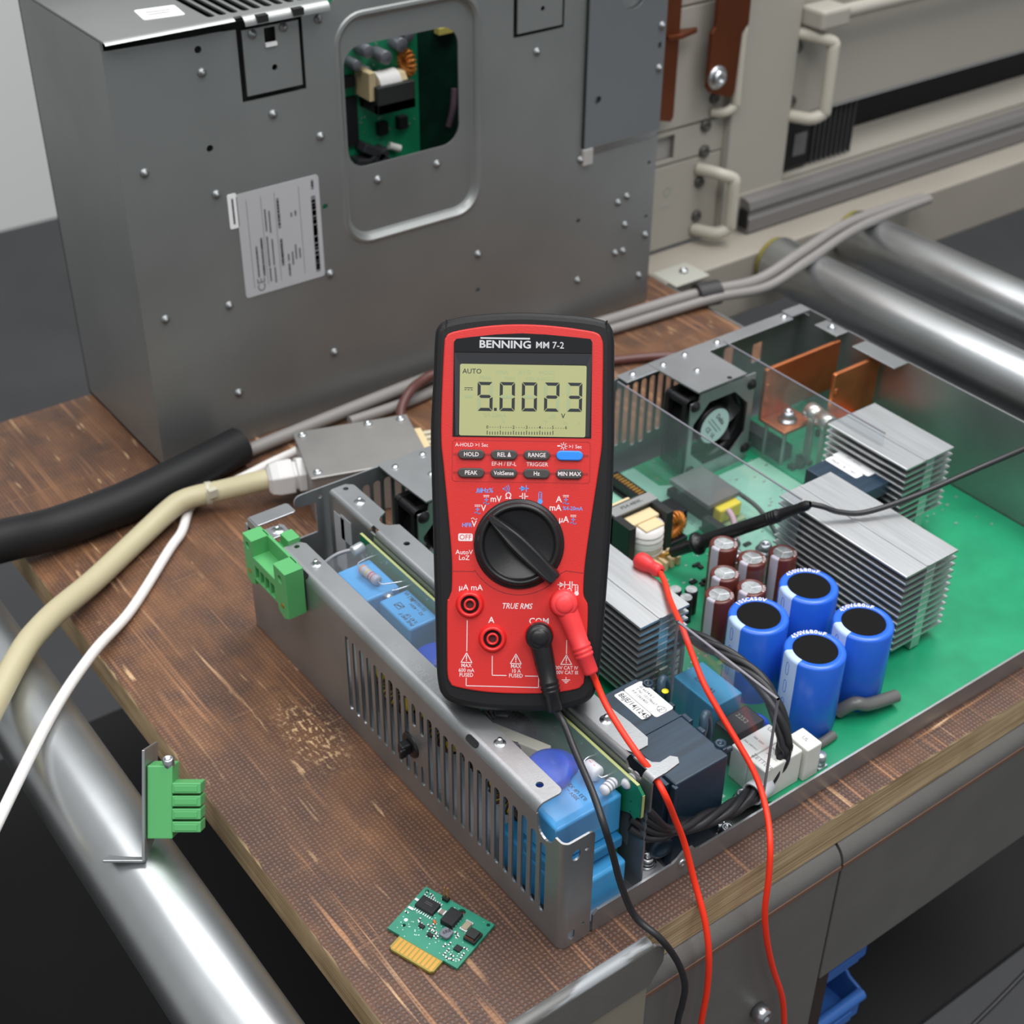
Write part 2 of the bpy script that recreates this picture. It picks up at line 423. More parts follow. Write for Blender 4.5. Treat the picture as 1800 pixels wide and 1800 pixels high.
    pits = mul(weave.outputs[0], 0.55, 'ADD')
    fib = mix(ramp(noise(mp((60, 14, 1), 0.03), 1.0, 6, 0.4).outputs['Fac'], .35, .70).outputs[0], (0.135, 0.060, 0.027, 1), (0.30, 0.140, 0.062, 1))
    c4 = mix(mul(mul(strip.outputs[0], pits.outputs[0]).outputs[0], 0.82).outputs[0], c2.outputs[2], fib.outputs[2])
    spk = mul(patch.outputs[0], ramp(noise(mp((1.0, .45, 1), 0.03), 520, 6).outputs['Fac'], .54, .62).outputs[0])
    spk2 = mul(strip.outputs[0], ramp(noise(mp((200, 26, 1), 0.05), 1.0, 6, 0.3).outputs['Fac'], .655, .71).outputs[0])
    c5 = mix(mul(spk.outputs[0], spk2.outputs[0], 'MAXIMUM').outputs[0], c4.outputs[2], (0.66, 0.44, 0.24, 1))
    c6 = mix(pale.outputs[0], c5.outputs[2], (0.66, 0.45, 0.26, 1))
    L.new(c6.outputs[2], b.inputs['Base Color'])
    bp = N.new('ShaderNodeBump'); bp.inputs['Strength'].default_value = 0.5; bp.inputs['Distance'].default_value = 0.0007
    L.new(weave.outputs[0], bp.inputs['Height']); L.new(bp.outputs[0], b.inputs['Normal'])
    return m
def ply_edge():
    m = bpy.data.materials.new('plywood_edge_layers'); m.use_nodes = True
    nt = m.node_tree; N = nt.nodes; L = nt.links; b = N['Principled BSDF']; b.inputs['Roughness'].default_value = 0.7
    tc = N.new('ShaderNodeTexCoord'); q = N.new('ShaderNodeMapping'); q.inputs['Scale'].default_value = (0.012, 0.012, 1)
    L.new(tc.outputs['Object'], q.inputs[0])
    w1 = N.new('ShaderNodeTexNoise'); w1.inputs['Scale'].default_value = 900; w1.inputs['Detail'].default_value = 2
    L.new(q.outputs[0], w1.inputs['Vector'])
    r = N.new('ShaderNodeValToRGB'); r.color_ramp.elements[0].position = .36; r.color_ramp.elements[1].position = .60
    r.color_ramp.elements[0].color = (0.30, 0.20, 0.105, 1); r.color_ramp.elements[1].color = (0.52, 0.385, 0.225, 1)
    L.new(w1.outputs['Fac'], r.inputs[0])
    n = N.new('ShaderNodeTexNoise'); n.inputs['Scale'].default_value = 40; L.new(tc.outputs['Object'], n.inputs['Vector'])
    r2 = N.new('ShaderNodeValToRGB'); r2.color_ramp.elements[0].position = .3; r2.color_ramp.elements[0].color = (.8, .77, .72, 1); r2.color_ramp.elements[1].position = .6
    L.new(n.outputs['Fac'], r2.inputs[0])
    mx = N.new('ShaderNodeMix'); mx.data_type = 'RGBA'; mx.blend_type = 'MULTIPLY'; mx.inputs[0].default_value = 1
    L.new(r.outputs[0], mx.inputs[6]); L.new(r2.outputs[0], mx.inputs[7]); L.new(mx.outputs[2], b.inputs['Base Color'])
    return m
BT = board_top(); PE = ply_edge()

# ------------------------------------------------------------------ room shell
wallm = mat('white_wall_paint', (0.80, 0.80, 0.79), 0.8)
floorm = mat('dark_grey_floor', (0.055, 0.055, 0.058), 0.6, var=0.15, scale=3)
struct(B().box(-4000, -3000, -920, 5000, 3000, -900).build('floor', floorm))
struct(B().box(-4000, 3000, -900, 5000, 3100, 2600).build('wall_back', wallm))
struct(B().box(-4100, -3000, -900, -4000, 3000, 2600).build('wall_left', wallm))

# ------------------------------------------------------------------ wooden board with chipped edges
rb = random.Random(3)
def chipped(x0, y0, x1, y1, step=6.0, amp=0.9):
    out = []; L_ = math.hypot(x1 - x0, y1 - y0); n = int(L_ / step); nx, ny = (y1 - y0) / L_, -(x1 - x0) / L_
    for i in range(n):
        t = i / n; a = -amp * rb.random() ** 4 * 1.2
        out.append((x0 + (x1 - x0) * t + nx * a, y0 + (y1 - y0) * t + ny * a))
    return out
top = chipped(-93, 640, -93, -18) + chipped(-93, -18, 528, -18) + chipped(528, -18, 528, 640) + [(528, 640)]
bt = B(); n = len(top)
bt.add([(x, y, 0) for x, y in top], [tuple(range(n))], mi=0)
low = [(-93, 640)] + [(-93, 640 - 658 * i / 40) for i in range(1, 40)]
def outward(x, y):     # the lower layers keep the straight edge
    return (-93 if x < -90 and y > -15 else (528 if x > 525 and y > -15 else x), -18 if y < -14 else y)
edge = [outward(x, y) for x, y in top]
bt.loft([(x, y, 0) for x, y in top], [(x, y, -1.4) for x, y in edge], smooth=False, mi=1)
bt.loft([(x, y, -1.4) for x, y in edge], [(x, y, -24) for x, y in edge], smooth=False, mi=1)
bt.add([(x, y, -24) for x, y in edge], [tuple(reversed(range(n)))], mi=1)
tag(bt.build('wooden_board', [BT, PE]), 'scratched brown mesh-textured plywood board with pale layered edges carrying everything', 'board')

# ------------------------------------------------------------------ conveyor frame under the board
fr = thing('roller_conveyor', 'grey and beige painted steel roller conveyor under the wooden board', 'conveyor', (200, 0, -150))
XF = None
def P(b, name, m, **kw):                                  # part of CUR, built in world millimetres
    if XF: b.v = [(p[0] * XF[0] + XF[1], (p[1] - 540) * XF[0] + XF[2], p[2] * XF[0] + XF[3]) for p in b.v]
    o = b.build(name, m, CUR, **kw); o.location = -CUR.location; return o
CUR = fr
arc = [(-12 - 12 * math.sin(math.radians(a)), -37 + 12.6 * math.cos(math.radians(a))) for a in range(0, 91, 9)]
def rail(x0, x1, zb, name):
    b = B(); pts = [(-2, -24.4)] + arc + [(-24, -37.4)]
    b.loft([(x0, y, z) for y, z in pts], [(x1, y, z) for y, z in pts], closed=False)
    b.add([(x0, y, z) for y, z in pts] + [(x0, -2, -37.4)], [tuple(range(len(pts) + 1))]); b.add([(x1, y, z) for y, z in pts] + [(x1, -2, -37.4)], [tuple(range(len(pts) + 1))])
    o = P(b, 'rounded_rail', graypaint)
    P(B().box(x0, -24.5, -40.2, x1, -4, -37.4), 'primer_strip', rust)
    P(B().box(x0, -24, zb, x1, -6, -39.4), name, graypaint, bevel=0.8)
rail(-120, 181.5, -330, 'front_panel')
rail(183.4, 620, -139, 'front_panel')
# worn corner plate lapping over the board edge
pl = [(-260, 5), (38, 5), (46, -2), (46, -14), (40, -24), (38, -27.5), (-260, -27.5)]
b = B().prism(pl, 0, 2.2, MY(-24.2))
yz = [(-26.4, 3.0)] + [(-22.4 - 4 * math.cos(math.radians(a)), 3.0 + 4 * math.sin(math.radians(a))) for a in range(0, 91, 15)] + [(-17.0, 6.4), (-17.0, 0.4), (-24.0, 0.4)]
b2 = B(); b2.loft([(-260, y, z) for y, z in yz], [(39, y, z) for y, z in yz], smooth=False)
b2.add([(39, y, z) for y, z in yz], [tuple(range(len(yz)))])
P(B().prism([(-260, 2), (40, 2), (46, -3), (46, -14), (40, -24), (38, -27.5), (-260, -27.5)], 0, 2.2, MY(-24.2)), 'corner_plate', graypaint, bevel=0.5)
yz = [(-26.4, 1.0), (-26.2, 2.4), (-25.4, 3.6), (-24.0, 4.4), (-22.2, 4.6), (-20.2, 4.2), (-19.0, 3.2), (-18.4, 0.3), (-24.2, 0.3)]
b2 = B(); b2.loft([(-260, y, z) for y, z in yz], [(38, y, z) for y, z in yz], smooth=True); b2.add([(38, y, z) for y, z in yz], [tuple(range(len(yz)))])
P(b2, 'worn_lip', worn)
P(B().box(-260, -25.2, -90, 37, -24.2, -29), 'backing_plate', mat('beige_grey_plate', (0.24, 0.215, 0.17), 0.5))
b = B(); screw(b, (129, -24, -123), (0, -1, 0), 5.6, 8.5, 18); P(b, 'socket_screw', chrome)
P(B().box(-260, -10, -330, 620, 640, -322), 'added_dark_pan', darkgap)  # unseen pan, added dark so the gap beside the roller looks deep
P(B().box(-262, -14, -330, -258, 640, -40), 'added_dark_pan', darkgap)
P(B().box(184, -21, -330, 196, -7, -139.5), 'leg', darkbrown)
P(B().box(530.5, 250, -44, 533, 524, -1.5).box(530.5, 250, -44, 560, 524, -42), 'side_channel', zincd, bevel=0.4)
# beige rear rail with the roller ends
P(B().box(531, 523, -62, 1500, 578, -0.2), 'rear_rail', ivoryd, bevel=2.0)
b = B().box(533, 512, -1, 574, 545, 1.0); P(b, 'end_plate', mat('pale_grey_plate', (0.42, 0.42, 0.37), 0.45), bevel=0.8)
b = B(); screw(b, (558, 530, 1), (0, 0, 1), 4.2, 3); P(b, 'bolt', chrome)
P(B().box(-260, 600, -62, 529, 640, -26), 'rear_rail', ivoryd)
for x in (590, 716, 832):
    b = B().cyl((x, 522.6, -24), (x, 526, -24), 4.2, 14); P(b, 'rail_hole', darkgap)

def roller(x, y0, y1, label):
    t = thing('conveyor_roller', label, 'roller', (x, y0, -12), group='rollers of the conveyor')
    global CUR; CUR = t
    b = B().lathe([(0, 0), (21, 0), (24.6, 1.5), (25, 3), (25, y1 - y0 - 3), (24.6, y1 - y0 - 1.5), (21, y1 - y0), (0, y1 - y0)], (x, y0, -12), (0, 1, 0), 48)
    P(b, 'roller_tube', steelroll)
    P(B().cyl((x, y1, -12), (x, y1 + 5, -12), 22.5, 30), 'bearing_cap', olive)
    P(B().cyl((x, y1 + 5, -12), (x, y1 + 14, -12), 6, 12), 'axle', chrome)
    return t
roller(-144.5, -5, 560, 'thick shiny steel roller at the lower left beside the board edge')
roller(664, -5, 516, 'steel roller just right of the board under the grey cables')
roller(771, -5, 516, 'steel roller at the right edge behind the copper bars, farther from the board')

# blue storage bins below the front panel
def bin_(x, y, z, label):
    t = thing('storage_bin', label, 'bin', (x, y, z), group='blue storage bins')
    global CUR; CUR = t
    b = B(); w_, d_, h_ = 62, 110, 46
    out = [(y, z), (y + d_, z), (y + d_, z + h_), (y + 30, z + h_), (y + 12, z + h_ * .62), (y, z + h_ * .55)]
    mx = MX(0)
    b.prism(out, x, x + 2.4, mx); b.prism(out, x + w_ - 2.4, x + w_, mx)
    b.box(x, y, z, x + w_, y + d_, z + 2.4); b.box(x, y + d_ - 2.4, z, x + w_, y + d_, z + h_)
    b.box(x, y, z, x + w_, y + 2.4, z + h_ * .55)
    P(b, 'bin_body', binb, bevel=0.8)
    P(B().tube([(x + 3, y - 1, z + h_ * .55), (x + w_ - 3, y - 1, z + h_ * .55)], 4.2, 12), 'front_rim', binb)
    P(B().box(x + 12, y - 3, z + 6, x + w_ - 12, y, z + 15), 'label_holder', binb, bevel=0.6)
    return t
bin_(198, -3, -196, 'upper blue plastic storage bin under the grey front panel at lower right')
bin_(201, -5, -258, 'lower blue plastic storage bin at the bottom right corner below the other')
CUR = None
# ------------------------------------------------------------------ upright chassis behind
uc = thing('upright_chassis', 'large grey galvanised steel chassis standing upright at the back of the board', 'chassis', (255, 507, 0))
CUR = uc
XF = (0.9631, -11.0, 507.0, 21.9)          # the box is drawn on a 472 mm grid and sits 33 mm nearer
YP = 540
def XT(b): b.v = [(p[0] * XF[0] + XF[1], (p[1] - 540) * XF[0] + XF[2], p[2] * XF[0] + XF[3]) for p in b.v]; return b
outl = [(43, -22.4), (523.5, -22.4), (523.5, 330), (226, 330), (222, 306), (206, 293), (187.5, 293), (187.5, 242.5), (137.5, 242.5), (137.5, 292), (43, 294.5)]
holes = [rrect(211, 112.5, 338, 289, 24, 8), rrect(368, 245.5, 417, 300, 1)]
for x, z, r in ((108.9, 290 - 6, 2.6), (109.4, 216, 2.6), (195.8, 151.9, 2.3), (333.9, 43.5, 2.2), (515.5, 112.5, 1.8), (438.9, 78.3, 2), (516.2, 62.7, 1.8)):
    holes.append(circ(x, z, r, 12))
P(B().plate(outl, holes, 1.5, MY(YP + 0.75)), 'side_panel', zincd)
# pressed field around the window
a = rrect(211, 112.5, 338, 289, 24, 8); steps = [(0, 0.0), (1.2, -0.9), (3.2, -1.2), (5.0, 0.6), (6.2, 3.0), (8.0, 4.2)]
b = B(); prev = None
for ins, dy in steps:
    q = [(x, YP + dy, z) for x, z in rrect(211 + ins, 112.5 + ins, 338 - ins, 289 - ins, 24 - ins * .9, 8)]
    if prev: b.loft(prev, q)
    prev = q
P(b, 'pressed_rim', zincd)
P(B().plate(rrect(218.5, 120, 330.5, 281.5, 17, 8), [rrect(220.5, 173, 320, 263.5, 15, 6)], 1.2, MY(YP + 4.8)), 'window_plate', zincd)
# tabs in the cut-outs
P(B().plate([(141, 246.5), (184, 246.5), (184, 291), (141, 291)], [rrect(157.5, 279, 166, 290, .6), circ(163.4, 262.4, 2.2, 12)], 1.5, MY(YP - 0.6)), 'cover_tab', zincd)
P(B().box(157.5, YP - 3, 277.5, 166, YP - .6, 280), 'latch_lip', sticker)
P(B().plate([(371, 248.5), (414, 248.5), (414, 302), (371, 302)], [circ(394.9, 263.9, 2, 12)], 1.5, MY(YP - 0.6)), 'cover_tab', zincd)
P(B().box(130, YP + 4, 236, 192, YP + 5, 296), 'slot_shade_backing', darkgap); P(B().box(362, YP + 4, 240, 424, YP + 5, 328), 'slot_shade_backing', darkgap)  # added dark sheets; their black stands in for shade behind the tabs
# slotted top cover with rounded front edge
b = B()
slots = [rrect(120.5 + 8.5 * i, 544, 126.3 + 8.5 * i, 640, 2.6, 3) for i in range(10)]
b.plate([(43, 536), (206, 536), (214, 544), (222, 545), (222, 680), (43, 680)], slots, 1.4, MZ(301.3))
arc = [(536 - 6 * math.sin(math.radians(t)), 296 + 6 * math.cos(math.radians(t))) for t in range(0, 91, 15)]
b.loft([(140, y, z) for y, z in arc], [(205, y, z) for y, z in arc], closed=False)
b.loft([(43, y, z) for y, z in arc[:4]], [(134, y, z) for y, z in arc[:4]], closed=False)
P(b, 'top_cover', zincd)
for x in (149, 176): P(B().box(x, 529.2, 297, x + 8, 534, 301.6), 'top_notch', darkgap)
# overlapping plate on the right with large hole
P(B().plate([(440, 142), (521.5, 142), (521.5, 330), (440, 330)], [circ(485, 262, 13, 24), circ(452.2, 181.4, 3.4, 14), rrect(514, 212, 517.5, 217, .5)], 1.5, MY(YP - 2.6)), 'overlap_plate', mat('blue_grey_steel', (0.20, 0.215, 0.225), 0.5, 0.6, var=0.05, scale=8))
b = B(); b.loft([(450, YP - 3.2, 142), (521.5, YP - 3.2, 142)], [(450, YP - .2, 134), (521.5, YP - .2, 134)], closed=False)
P(b, 'plate_joggle', zinc)
P(B().box(439, YP - 4, 128, 449, YP - .1, 142), 'riveted_lug', mat('pale_zinc_lug', (0.5, 0.48, 0.46), 0.45, 0.4), bevel=0.6)
P(B().box(439.4, YP - 1.9, 142, 440.2, YP - .1, 330), 'plate_edge_gap', darkgap)
# body of the box behind the panel
P(B().box(43, 541.6, -22.4, 45, 680, 300).box(521.5, 541.6, -22.4, 523.5, 680, 330).box(43, 541.6, -22.4, 523.5, 680, -20.5), 'chassis_shell', zincd)
P(B().box(43, 680, -22.4, 523.5, 682, 330), 'rear_wall', darkgap)  # near-black colour puts the shade inside the box onto this wall
# rivets and press nuts
rv = B().lathe([(0, 3.2), (1.0, 3.2), (1.4, 2.6), (1.6, 1.6), (2.9, 1.3), (3.3, 0), (3.3, -1)], (0, 0, 0), (0, -1, 0), 14)
r0 = None
for x, z in ((109.7, 268.7), (195.7, 206), (110.2, 182.6), (110.3, 96.1), (196, 97.6), (334, 76.2), (159.5, 229.9), (200.4, 288.5), (148.6, 287.7), (172.3, 288.3),
             (390.8, 231.4), (438.6, 132.8), (492.2, 87.6), (482.6, 84.3), (491.8, 61.3), (516.4, 45.3), (491.2, 36.5), (482.3, 36.9), (440.3, 22.4), (511.8, 7), (516.5, 230.8), (516.3, 195.9), (244.5, 160.1), (298.4, 160.2), (60, 210), (60, 100), (195, 30), (110, 22)):
    yy = YP - (3.4 if z > 190 and x > 440 else 0) + (4.2 if 211 < x < 338 and z > 112 else 0) - (1.4 if 141 < x < 184 and z > 246 else 0)
    x = x * XF[0] + XF[1]; yy = (yy - 540) * XF[0] + XF[2]; z = z * XF[0] + XF[3]
    if r0 is None: r0 = rv.build('rivet', rivetm, uc); o = r0
    else: o = dup(r0, uc)
    o.location = Vector((x, yy, z)) * K - uc.location
# silver rating plate, printed upright on its side
RL = mxyz((0, 0, 1), (-1, 0, 0), (0, -1, 0), (158, YP - 0.3, 138))        # text runs upwards, lines go right
lab = P(B().plate(rrect(-40.5, -33.5, 40.5, 33.5, 2.4, 4), [], 0.5, RL), 'rating_plate', stickerg)
t = B(); Z1 = RL @ Matrix.Translation((0, 0, 0.28))
for yy in (26, 14.5, 3.5, -16.5): line2(t, Z1, [(-34, yy), (35, yy)], 0.35)
put_text(t, 'CE', Z1, 6.2, -33, 19.8, bold=.12)
rr = random.Random(5)
def smudge(x0, x1, y, h):                    # lines of print too small to be read
    x = x0
    while x < x1:
        l = rr.uniform(.6, 2.2); line2(t, Z1, [(x, y), (min(x + l, x1), y)], h); x += l + rr.uniform(.5, .9)
for x0, x1, y, h in ((-26, -2, 21.5, 1.5), (-26, 3, 17, 1.7), (-32, -22, 12, 1.3), (-20, 3, 12.2, 1.3), (8, 24, 12, 1.3), (-34, -22, 8, 1.3), (-20, 0, 8.3, 1.3), (6, 22, 8.8, 1.3), (-22, -2, 1, 2), (8, 30, 1.2, 2), (-32, -23, -4, 1.6), (-20, -15, -4, 1.3), (-24, -14, -7.4, 1.3), (-20, -9, -10.4, 1.3), (-20, -13, -13.6, 1.3), (14, 17, -9, 1.5), (14, 17, -12.5, 1.5)): smudge(x0, x1, y, h)
x = -34
while x < 24: l = rr.uniform(.4, 2.4); line2(t, Z1, [(x, -28), (x + l, -28)], 3.6); x += l + rr.uniform(.5, 1.6)
smudge(31, 37, -28, 2)
XT(t).build('plate_print', inkgrey, lab)
SL = mxyz((0, 0, 1), (-1, 0, 0), (0, -1, 0), (121.5, YP - 0.3, 167))
lab = P(B().plate(rrect(-13, -3.6, 13, 3.6, 1.2, 3), [], 0.5, SL), 'small_sticker', sticker)
t = B(); Z1 = SL @ Matrix.Translation((0, 0, .28)); smudge(-9, 9, 0, 1.6); XT(t).build('sticker_print', inkgrey, lab)
TL = MZ(302.1) @ Matrix.Translation((99, 572, 0)) @ Matrix.Rotation(math.radians(-8), 4, 'Z')
lab = P(B().plate(rrect(-14, -12, 14, 12, 2, 3), [], .4, TL), 'top_sticker', sticker)
t = B(); Z1 = TL @ Matrix.Translation((0, 0, .22)); smudge(-8, 8, 3, 1.6); smudge(-8, 6, -2, 1.6); XT(t).build('sticker_print', inkgrey, lab)
# circuit board and parts seen through the window
P(B().box(226, 602, 60, 321, 603.6, 322), 'circuit_board', pcbl)
P(B().box(321, 612, 60, 440, 613.6, 322), 'rear_board', pcbdark)
cw = B()
P(B().box(266, 574, 196, 300, 601, 204).box(266, 574, 196, 300, 580, 217).box(266, 595, 196, 300, 601, 217), 'transformer_core', ferrite, bevel=.6)
P(B().cyl((272, 588, 214), (291, 588, 214), 10.5, 24), 'transformer_winding', tapew)
P(B().box(262, 579, 206, 268, 601, 228), 'transformer_bobbin', cream, bevel=.8)
P(B().prism([(579, 204), (597, 204), (597, 214), (592, 222), (584, 222), (579, 214)], 292, 298, MX(0)), 'bobbin_flange', cream, bevel=.8)
tor = B(); 
for i in range(16):
    a = 2 * math.pi * i / 16; c = Vector((306, 595, 224)) + Vector((0, 7 * math.cos(a), 7 * math.sin(a)))
    d = Vector((0, math.cos(a), math.sin(a))); e = Vector((1, 0, 0))
    tor.tube([c + (d * math.cos(q) + e * math.sin(q)) * 3.6 for q in [2 * math.pi * j / 8 for j in range(8)]], .9, 6, closed=True)
P(tor, 'toroid_winding', wirecu)
for x, z, r, h in ((283, 234, 5.2, 16), (268, 241, 5, 15), (258, 232, 4.2, 14), (270, 224, 3.6, 9), (299, 240, 5.4, 13), (308, 245, 5, 10)):
    b = B().lathe([(r, 0), (r, h - .6), (r * .86, h), (0, h)], (x, 602, z), (0, -1, 0), 18); o = P(b, 'electrolytic_capacitor', mat('grey_can', (0.16, 0.165, 0.19), 0.35, .3))
for x, z in ((284, 175), (302.5, 176)): P(B().box(x - 4, 596, z - 5, x + 4, 602, z + 5), 'power_transistor', chip)
for x, z, q in ((268, 163, 30), (275, 157, -20), (262, 154, 10), (280, 153, 40)):
    m_ = Matrix.Translation((x, 594, z)) @ Matrix.Rotation(math.radians(q), 4, 'Y'); P(B().box(-8, -6, -3.5, 8, 7, 3.5, mx=m_), 'black_connector', mat('slate_plastic', (.03, .03, .036), .45), bevel=.8)
P(B().cyl((289, 598, 160), (298, 596, 156), 3, 14), 'small_capacitor', mat('pale_ceramic', (.6, .6, .58), .4))
P(B().box(253, 598, 263, 264, 602, 266), 'white_header', sticker)
P(B().box(300, 592, 246, 318, 602, 268), 'black_block', chip)
P(B().box(343, 604, 236, 364, 611, 241), 'yellow_tape_strip', mat('yellow_tape', (.55, .47, .12), .5))
P(B().tube(cr([(358, 606, 190), (355, 604, 174), (352, 606, 160)]), 2.6, 8), 'pink_lead', mat('pinkgrey', (.14, .09, .12), .5))
P(B().box(238, 598, 167, 262, 602, 205).box(240, 596, 214, 260, 602, 222), 'dark_component', chip)
rr = random.Random(9)
b = B()
for i in range(70):
    x = rr.uniform(232, 318); z = rr.uniform(165, 262); b.box(x, 601, z, x + rr.uniform(.8, 2), 602.2, z + rr.uniform(.6, 1.4))
o = P(b, 'small_surface_parts', solder); o['kind'] = 'stuff'

# ------------------------------------------------------------------ ivory rack cabinet at the right
XF = None
rc = thing('rack_cabinet', 'ivory painted rack cabinet with pale handles and copper bars behind the rollers', 'cabinet', (780, 640, 0))
CUR = rc; YC = 578
# stacked front plates, each its own
for z0, z1 in ((226.5, 330), (118, 224.5), (86, 116), (2, 84)):
    if z0 == 86:
        P(B().plate([(527, z0), (640, z0), (640, z1), (527, z1)], [rrect(540, 89.5, 579.5, 112.5, .6)], 2, MY(YC + 1)), 'front_plate', ivory)
    else: P(B().box(527, YC, z0, 640, YC + 2, z1), 'front_plate', ivory, bevel=.8)
P(B().box(536, YC + 6, 86, 584, YC + 8, 116), 'recess_back', mat('grey_display_recess', (0.34, .325, .30), .5))
P(B().box(640, YC - 6, 1, 722, YC + 30, 330), 'upright_post', ivory, bevel=2.5)
P(B().box(640.5, YC - 6.4, 1, 643.2, YC - 5.6, 330), 'post_groove', mat('post_seam', (.25, .24, .22), .6))
P(B().box(722, YC + 2, 97, 1400, YC + 4, 330), 'right_front_plate', ivory)
P(B().box(722, YC + 2, 2, 1400, YC + 60, 34), 'right_lower_plate', ivory)
P(B().box(722, YC + 60, 30, 1400, YC + 62, 100), 'fan_recess', darkgap)
P(B().box(752, YC + 4, 93, 1400, YC + 9, 97), 'clear_edge', mat('pale_edge', (.5, .5, .5), .3))
P(B().box(527, YC + 62, 0, 1400, YC + 260, 330), 'cabinet_body', ivoryd)
# black fan module in the opening
P(B().box(724, YC + 10, 36, 772, YC + 50, 92), 'fan_module', blackp, bevel=1.5)
P(B().box(748, YC + 8.6, 50, 765, YC + 10, 72), 'fan_sticker', mat('grey_fan_label', (.13, .13, .13), .5))
for i in range(9): P(B().box(776 + 7 * i, YC + 10, 36, 778 + 7 * i, YC + 50, 92), 'cooling_fin', mat('dark_alu', (.10, .10, .105), .4, .6))
# grey bumper rail
b = B(); pts = [(YC - 8, .2), (YC - 20, .2), (YC - 22, 2), (YC - 22, 15), (YC - 19, 18), (YC - 19, 22), (YC - 22, 25), (YC - 20, 32), (YC - 14, 34), (YC - 8, 34)]
b.loft([(664, y, z) for y, z in pts], [(1400, y, z) for y, z in pts], smooth=False); b.add([(664, y, z) for y, z in pts], [tuple(range(len(pts)))])
P(b, 'bumper_rail', greyrail)
P(B().box(662, YC - 20, 6, 664.5, YC - 10, 24), 'rail_end_cap', darkgap)
P(B().box(654, YC - 8, .2, 1400, YC - 6.2, 36), 'rail_backing', ivory)
# copper bars
cb = [(601, 330), (601, 209), (597, 204), (597, 156), (601, 151), (628, 141), (632, 146), (634, 198), (641, 205), (641, 330)]
P(B().prism(cb, 0, 4, MY(YC - 14)), 'copper_bar', copperd, bevel=.7)
b = B(); screw(b, (607, YC - 18, 164), (0, -1, 0), 7.5, 7, 22); b.lathe([(0, 0), (10.5, 0), (10.5, 2), (0, 2)], (607, YC - 18, 164), (0, -1, 0), 22); P(b, 'copper_bar_bolt', chrome)
P(B().prism([(546, 330), (546, 136), (560, 132), (563, 136), (563, 330)], 0, 4, MY(YC - 10)), 'copper_bar', copperd, bevel=.7)
P(B().prism([(548, YC - 16), (560, YC - 20), (583, YC - 14), (586, YC - 10), (560, YC - 4), (548, YC - 4)], 206, 210, MZ(0)), 'copper_tab', copperd, bevel=.6)
# handles
def handle(x, z0, z1, lean=26, dp=1.0):
    pts = [(x, YC, z1), (x + 4, YC - 10, z1), (x + 10, YC - 22, z1 - 1), (x + lean - 6, YC - 27, z1 - 6), (x + lean - 6, YC - 28, z1 - 14), (x + lean - 6, YC - 28, z0 + 14), (x + lean - 6, YC - 27, z0 + 6), (x + 10, YC - 22, z0 + 1), (x + 4, YC - 10, z0), (x, YC, z0)]
    pts = [(a, YC + (c - YC) * dp, d) for a, c, d in pts]
    h = P(B().tube(cr(pts, 5), 6 if dp == 1 else 4.6, 10), 'handle', mat('ivory_handle', (0.47, 0.44, 0.37), 0.45))
    for z in (z1 - 13, z0 + 13):
        b = B().lathe([(0, 0), (5.6, 0), (5.6, 2), (4.4, 3.4), (1.6, 3.4), (1.4, 2), (0, 2)], (x + 2, YC, z), (0, -1, 0), 16)
        b.build('handle_screw', mat('dark_screw', (.09, .088, .082), .4, .5), h)
handle(612, 12, 72); handle(622, 124, 205, 24, .42); handle(724, 100, 178)
P(B().tube([(735, YC - 20, 196), (800, YC - 20, 196), (1400, YC - 20, 196)], 7, 12), 'cross_bar', ivory)
P(B().box(723, YC - 30, 186, 760, YC, 204), 'bar_bracket', ivory, bevel=3)
P(B().box(738, YC + 1.4, 180, 1400, YC + 2, 182), 'plate_seam', darkgap)
for x, z in ((616, 113), (617, 88)):
    P(B().lathe([(0, 0), (6, 0), (6, 2), (4.6, 3.6), (1.8, 3.6), (1.6, 2), (0, 2)], (x, YC, z), (0, -1, 0), 16), 'panel_screw', mat('dark_screw', (.09, .088, .082), .4, .5))
P(B().plate(circ(575, 58, 4.5, 16), [circ(575, 58, 3.4, 16)], .3, MY(YC - .1)), 'recycling_mark', mat('grey_green_print', (.26, .31, .22), .6))
P(B().box(567, YC - .3, 44, 586, YC - .05, 46), 'plate_caption', mat('faint_print', (.36, .35, .31), .6))
CUR = None
# ------------------------------------------------------------------ cables lying along the upright chassis
def cable(name, pts, r, m, label, cat='cable', group=None, n=10, k=8):
    o = B().tube(cr(pts, k), r, n).build(name, m)
    return tag(o, label, cat, group)
g1 = [(78, 483, 7.5), (128, 487, 7.5), (191, 491, 8), (265, 495, 8), (350, 495, 8), (433, 487, 8), (506, 481, 9), (543, 474, 10), (590, 466, 10), (648, 472, 18), (735, 492, 18.5), (860, 510, 6)]
gc = thing('grey_cable', 'thick grey cable along the upright chassis, taped black near the right rollers', 'cable', (300, 500, 4), group='grey cables along the upright chassis')
CUR = gc
P(B().tube(cr(g1), 5.2, 10), 'cable_sheath', greyc)
P(B().tube([(525, 477, 8), (546, 472.5, 8)], 11.2, 16), 'black_tape', mat('black_tape', (.03, .028, .03), .5))
CUR = None
g2 = [(170, 478, 5.5), (230, 478, 5), (300, 487, 5.2), (380, 482, 5.2), (433, 476.5, 5.2), (500, 471, 6), (540, 464.5, 8), (592, 457, 6), (650, 463, 14), (740, 482, 17), (860, 500, 8)]
cable('grey_cable', g2, 4.4, greyc, 'thinner grey cable running in front of the thick one past the metal box', group='grey cables along the upright chassis')
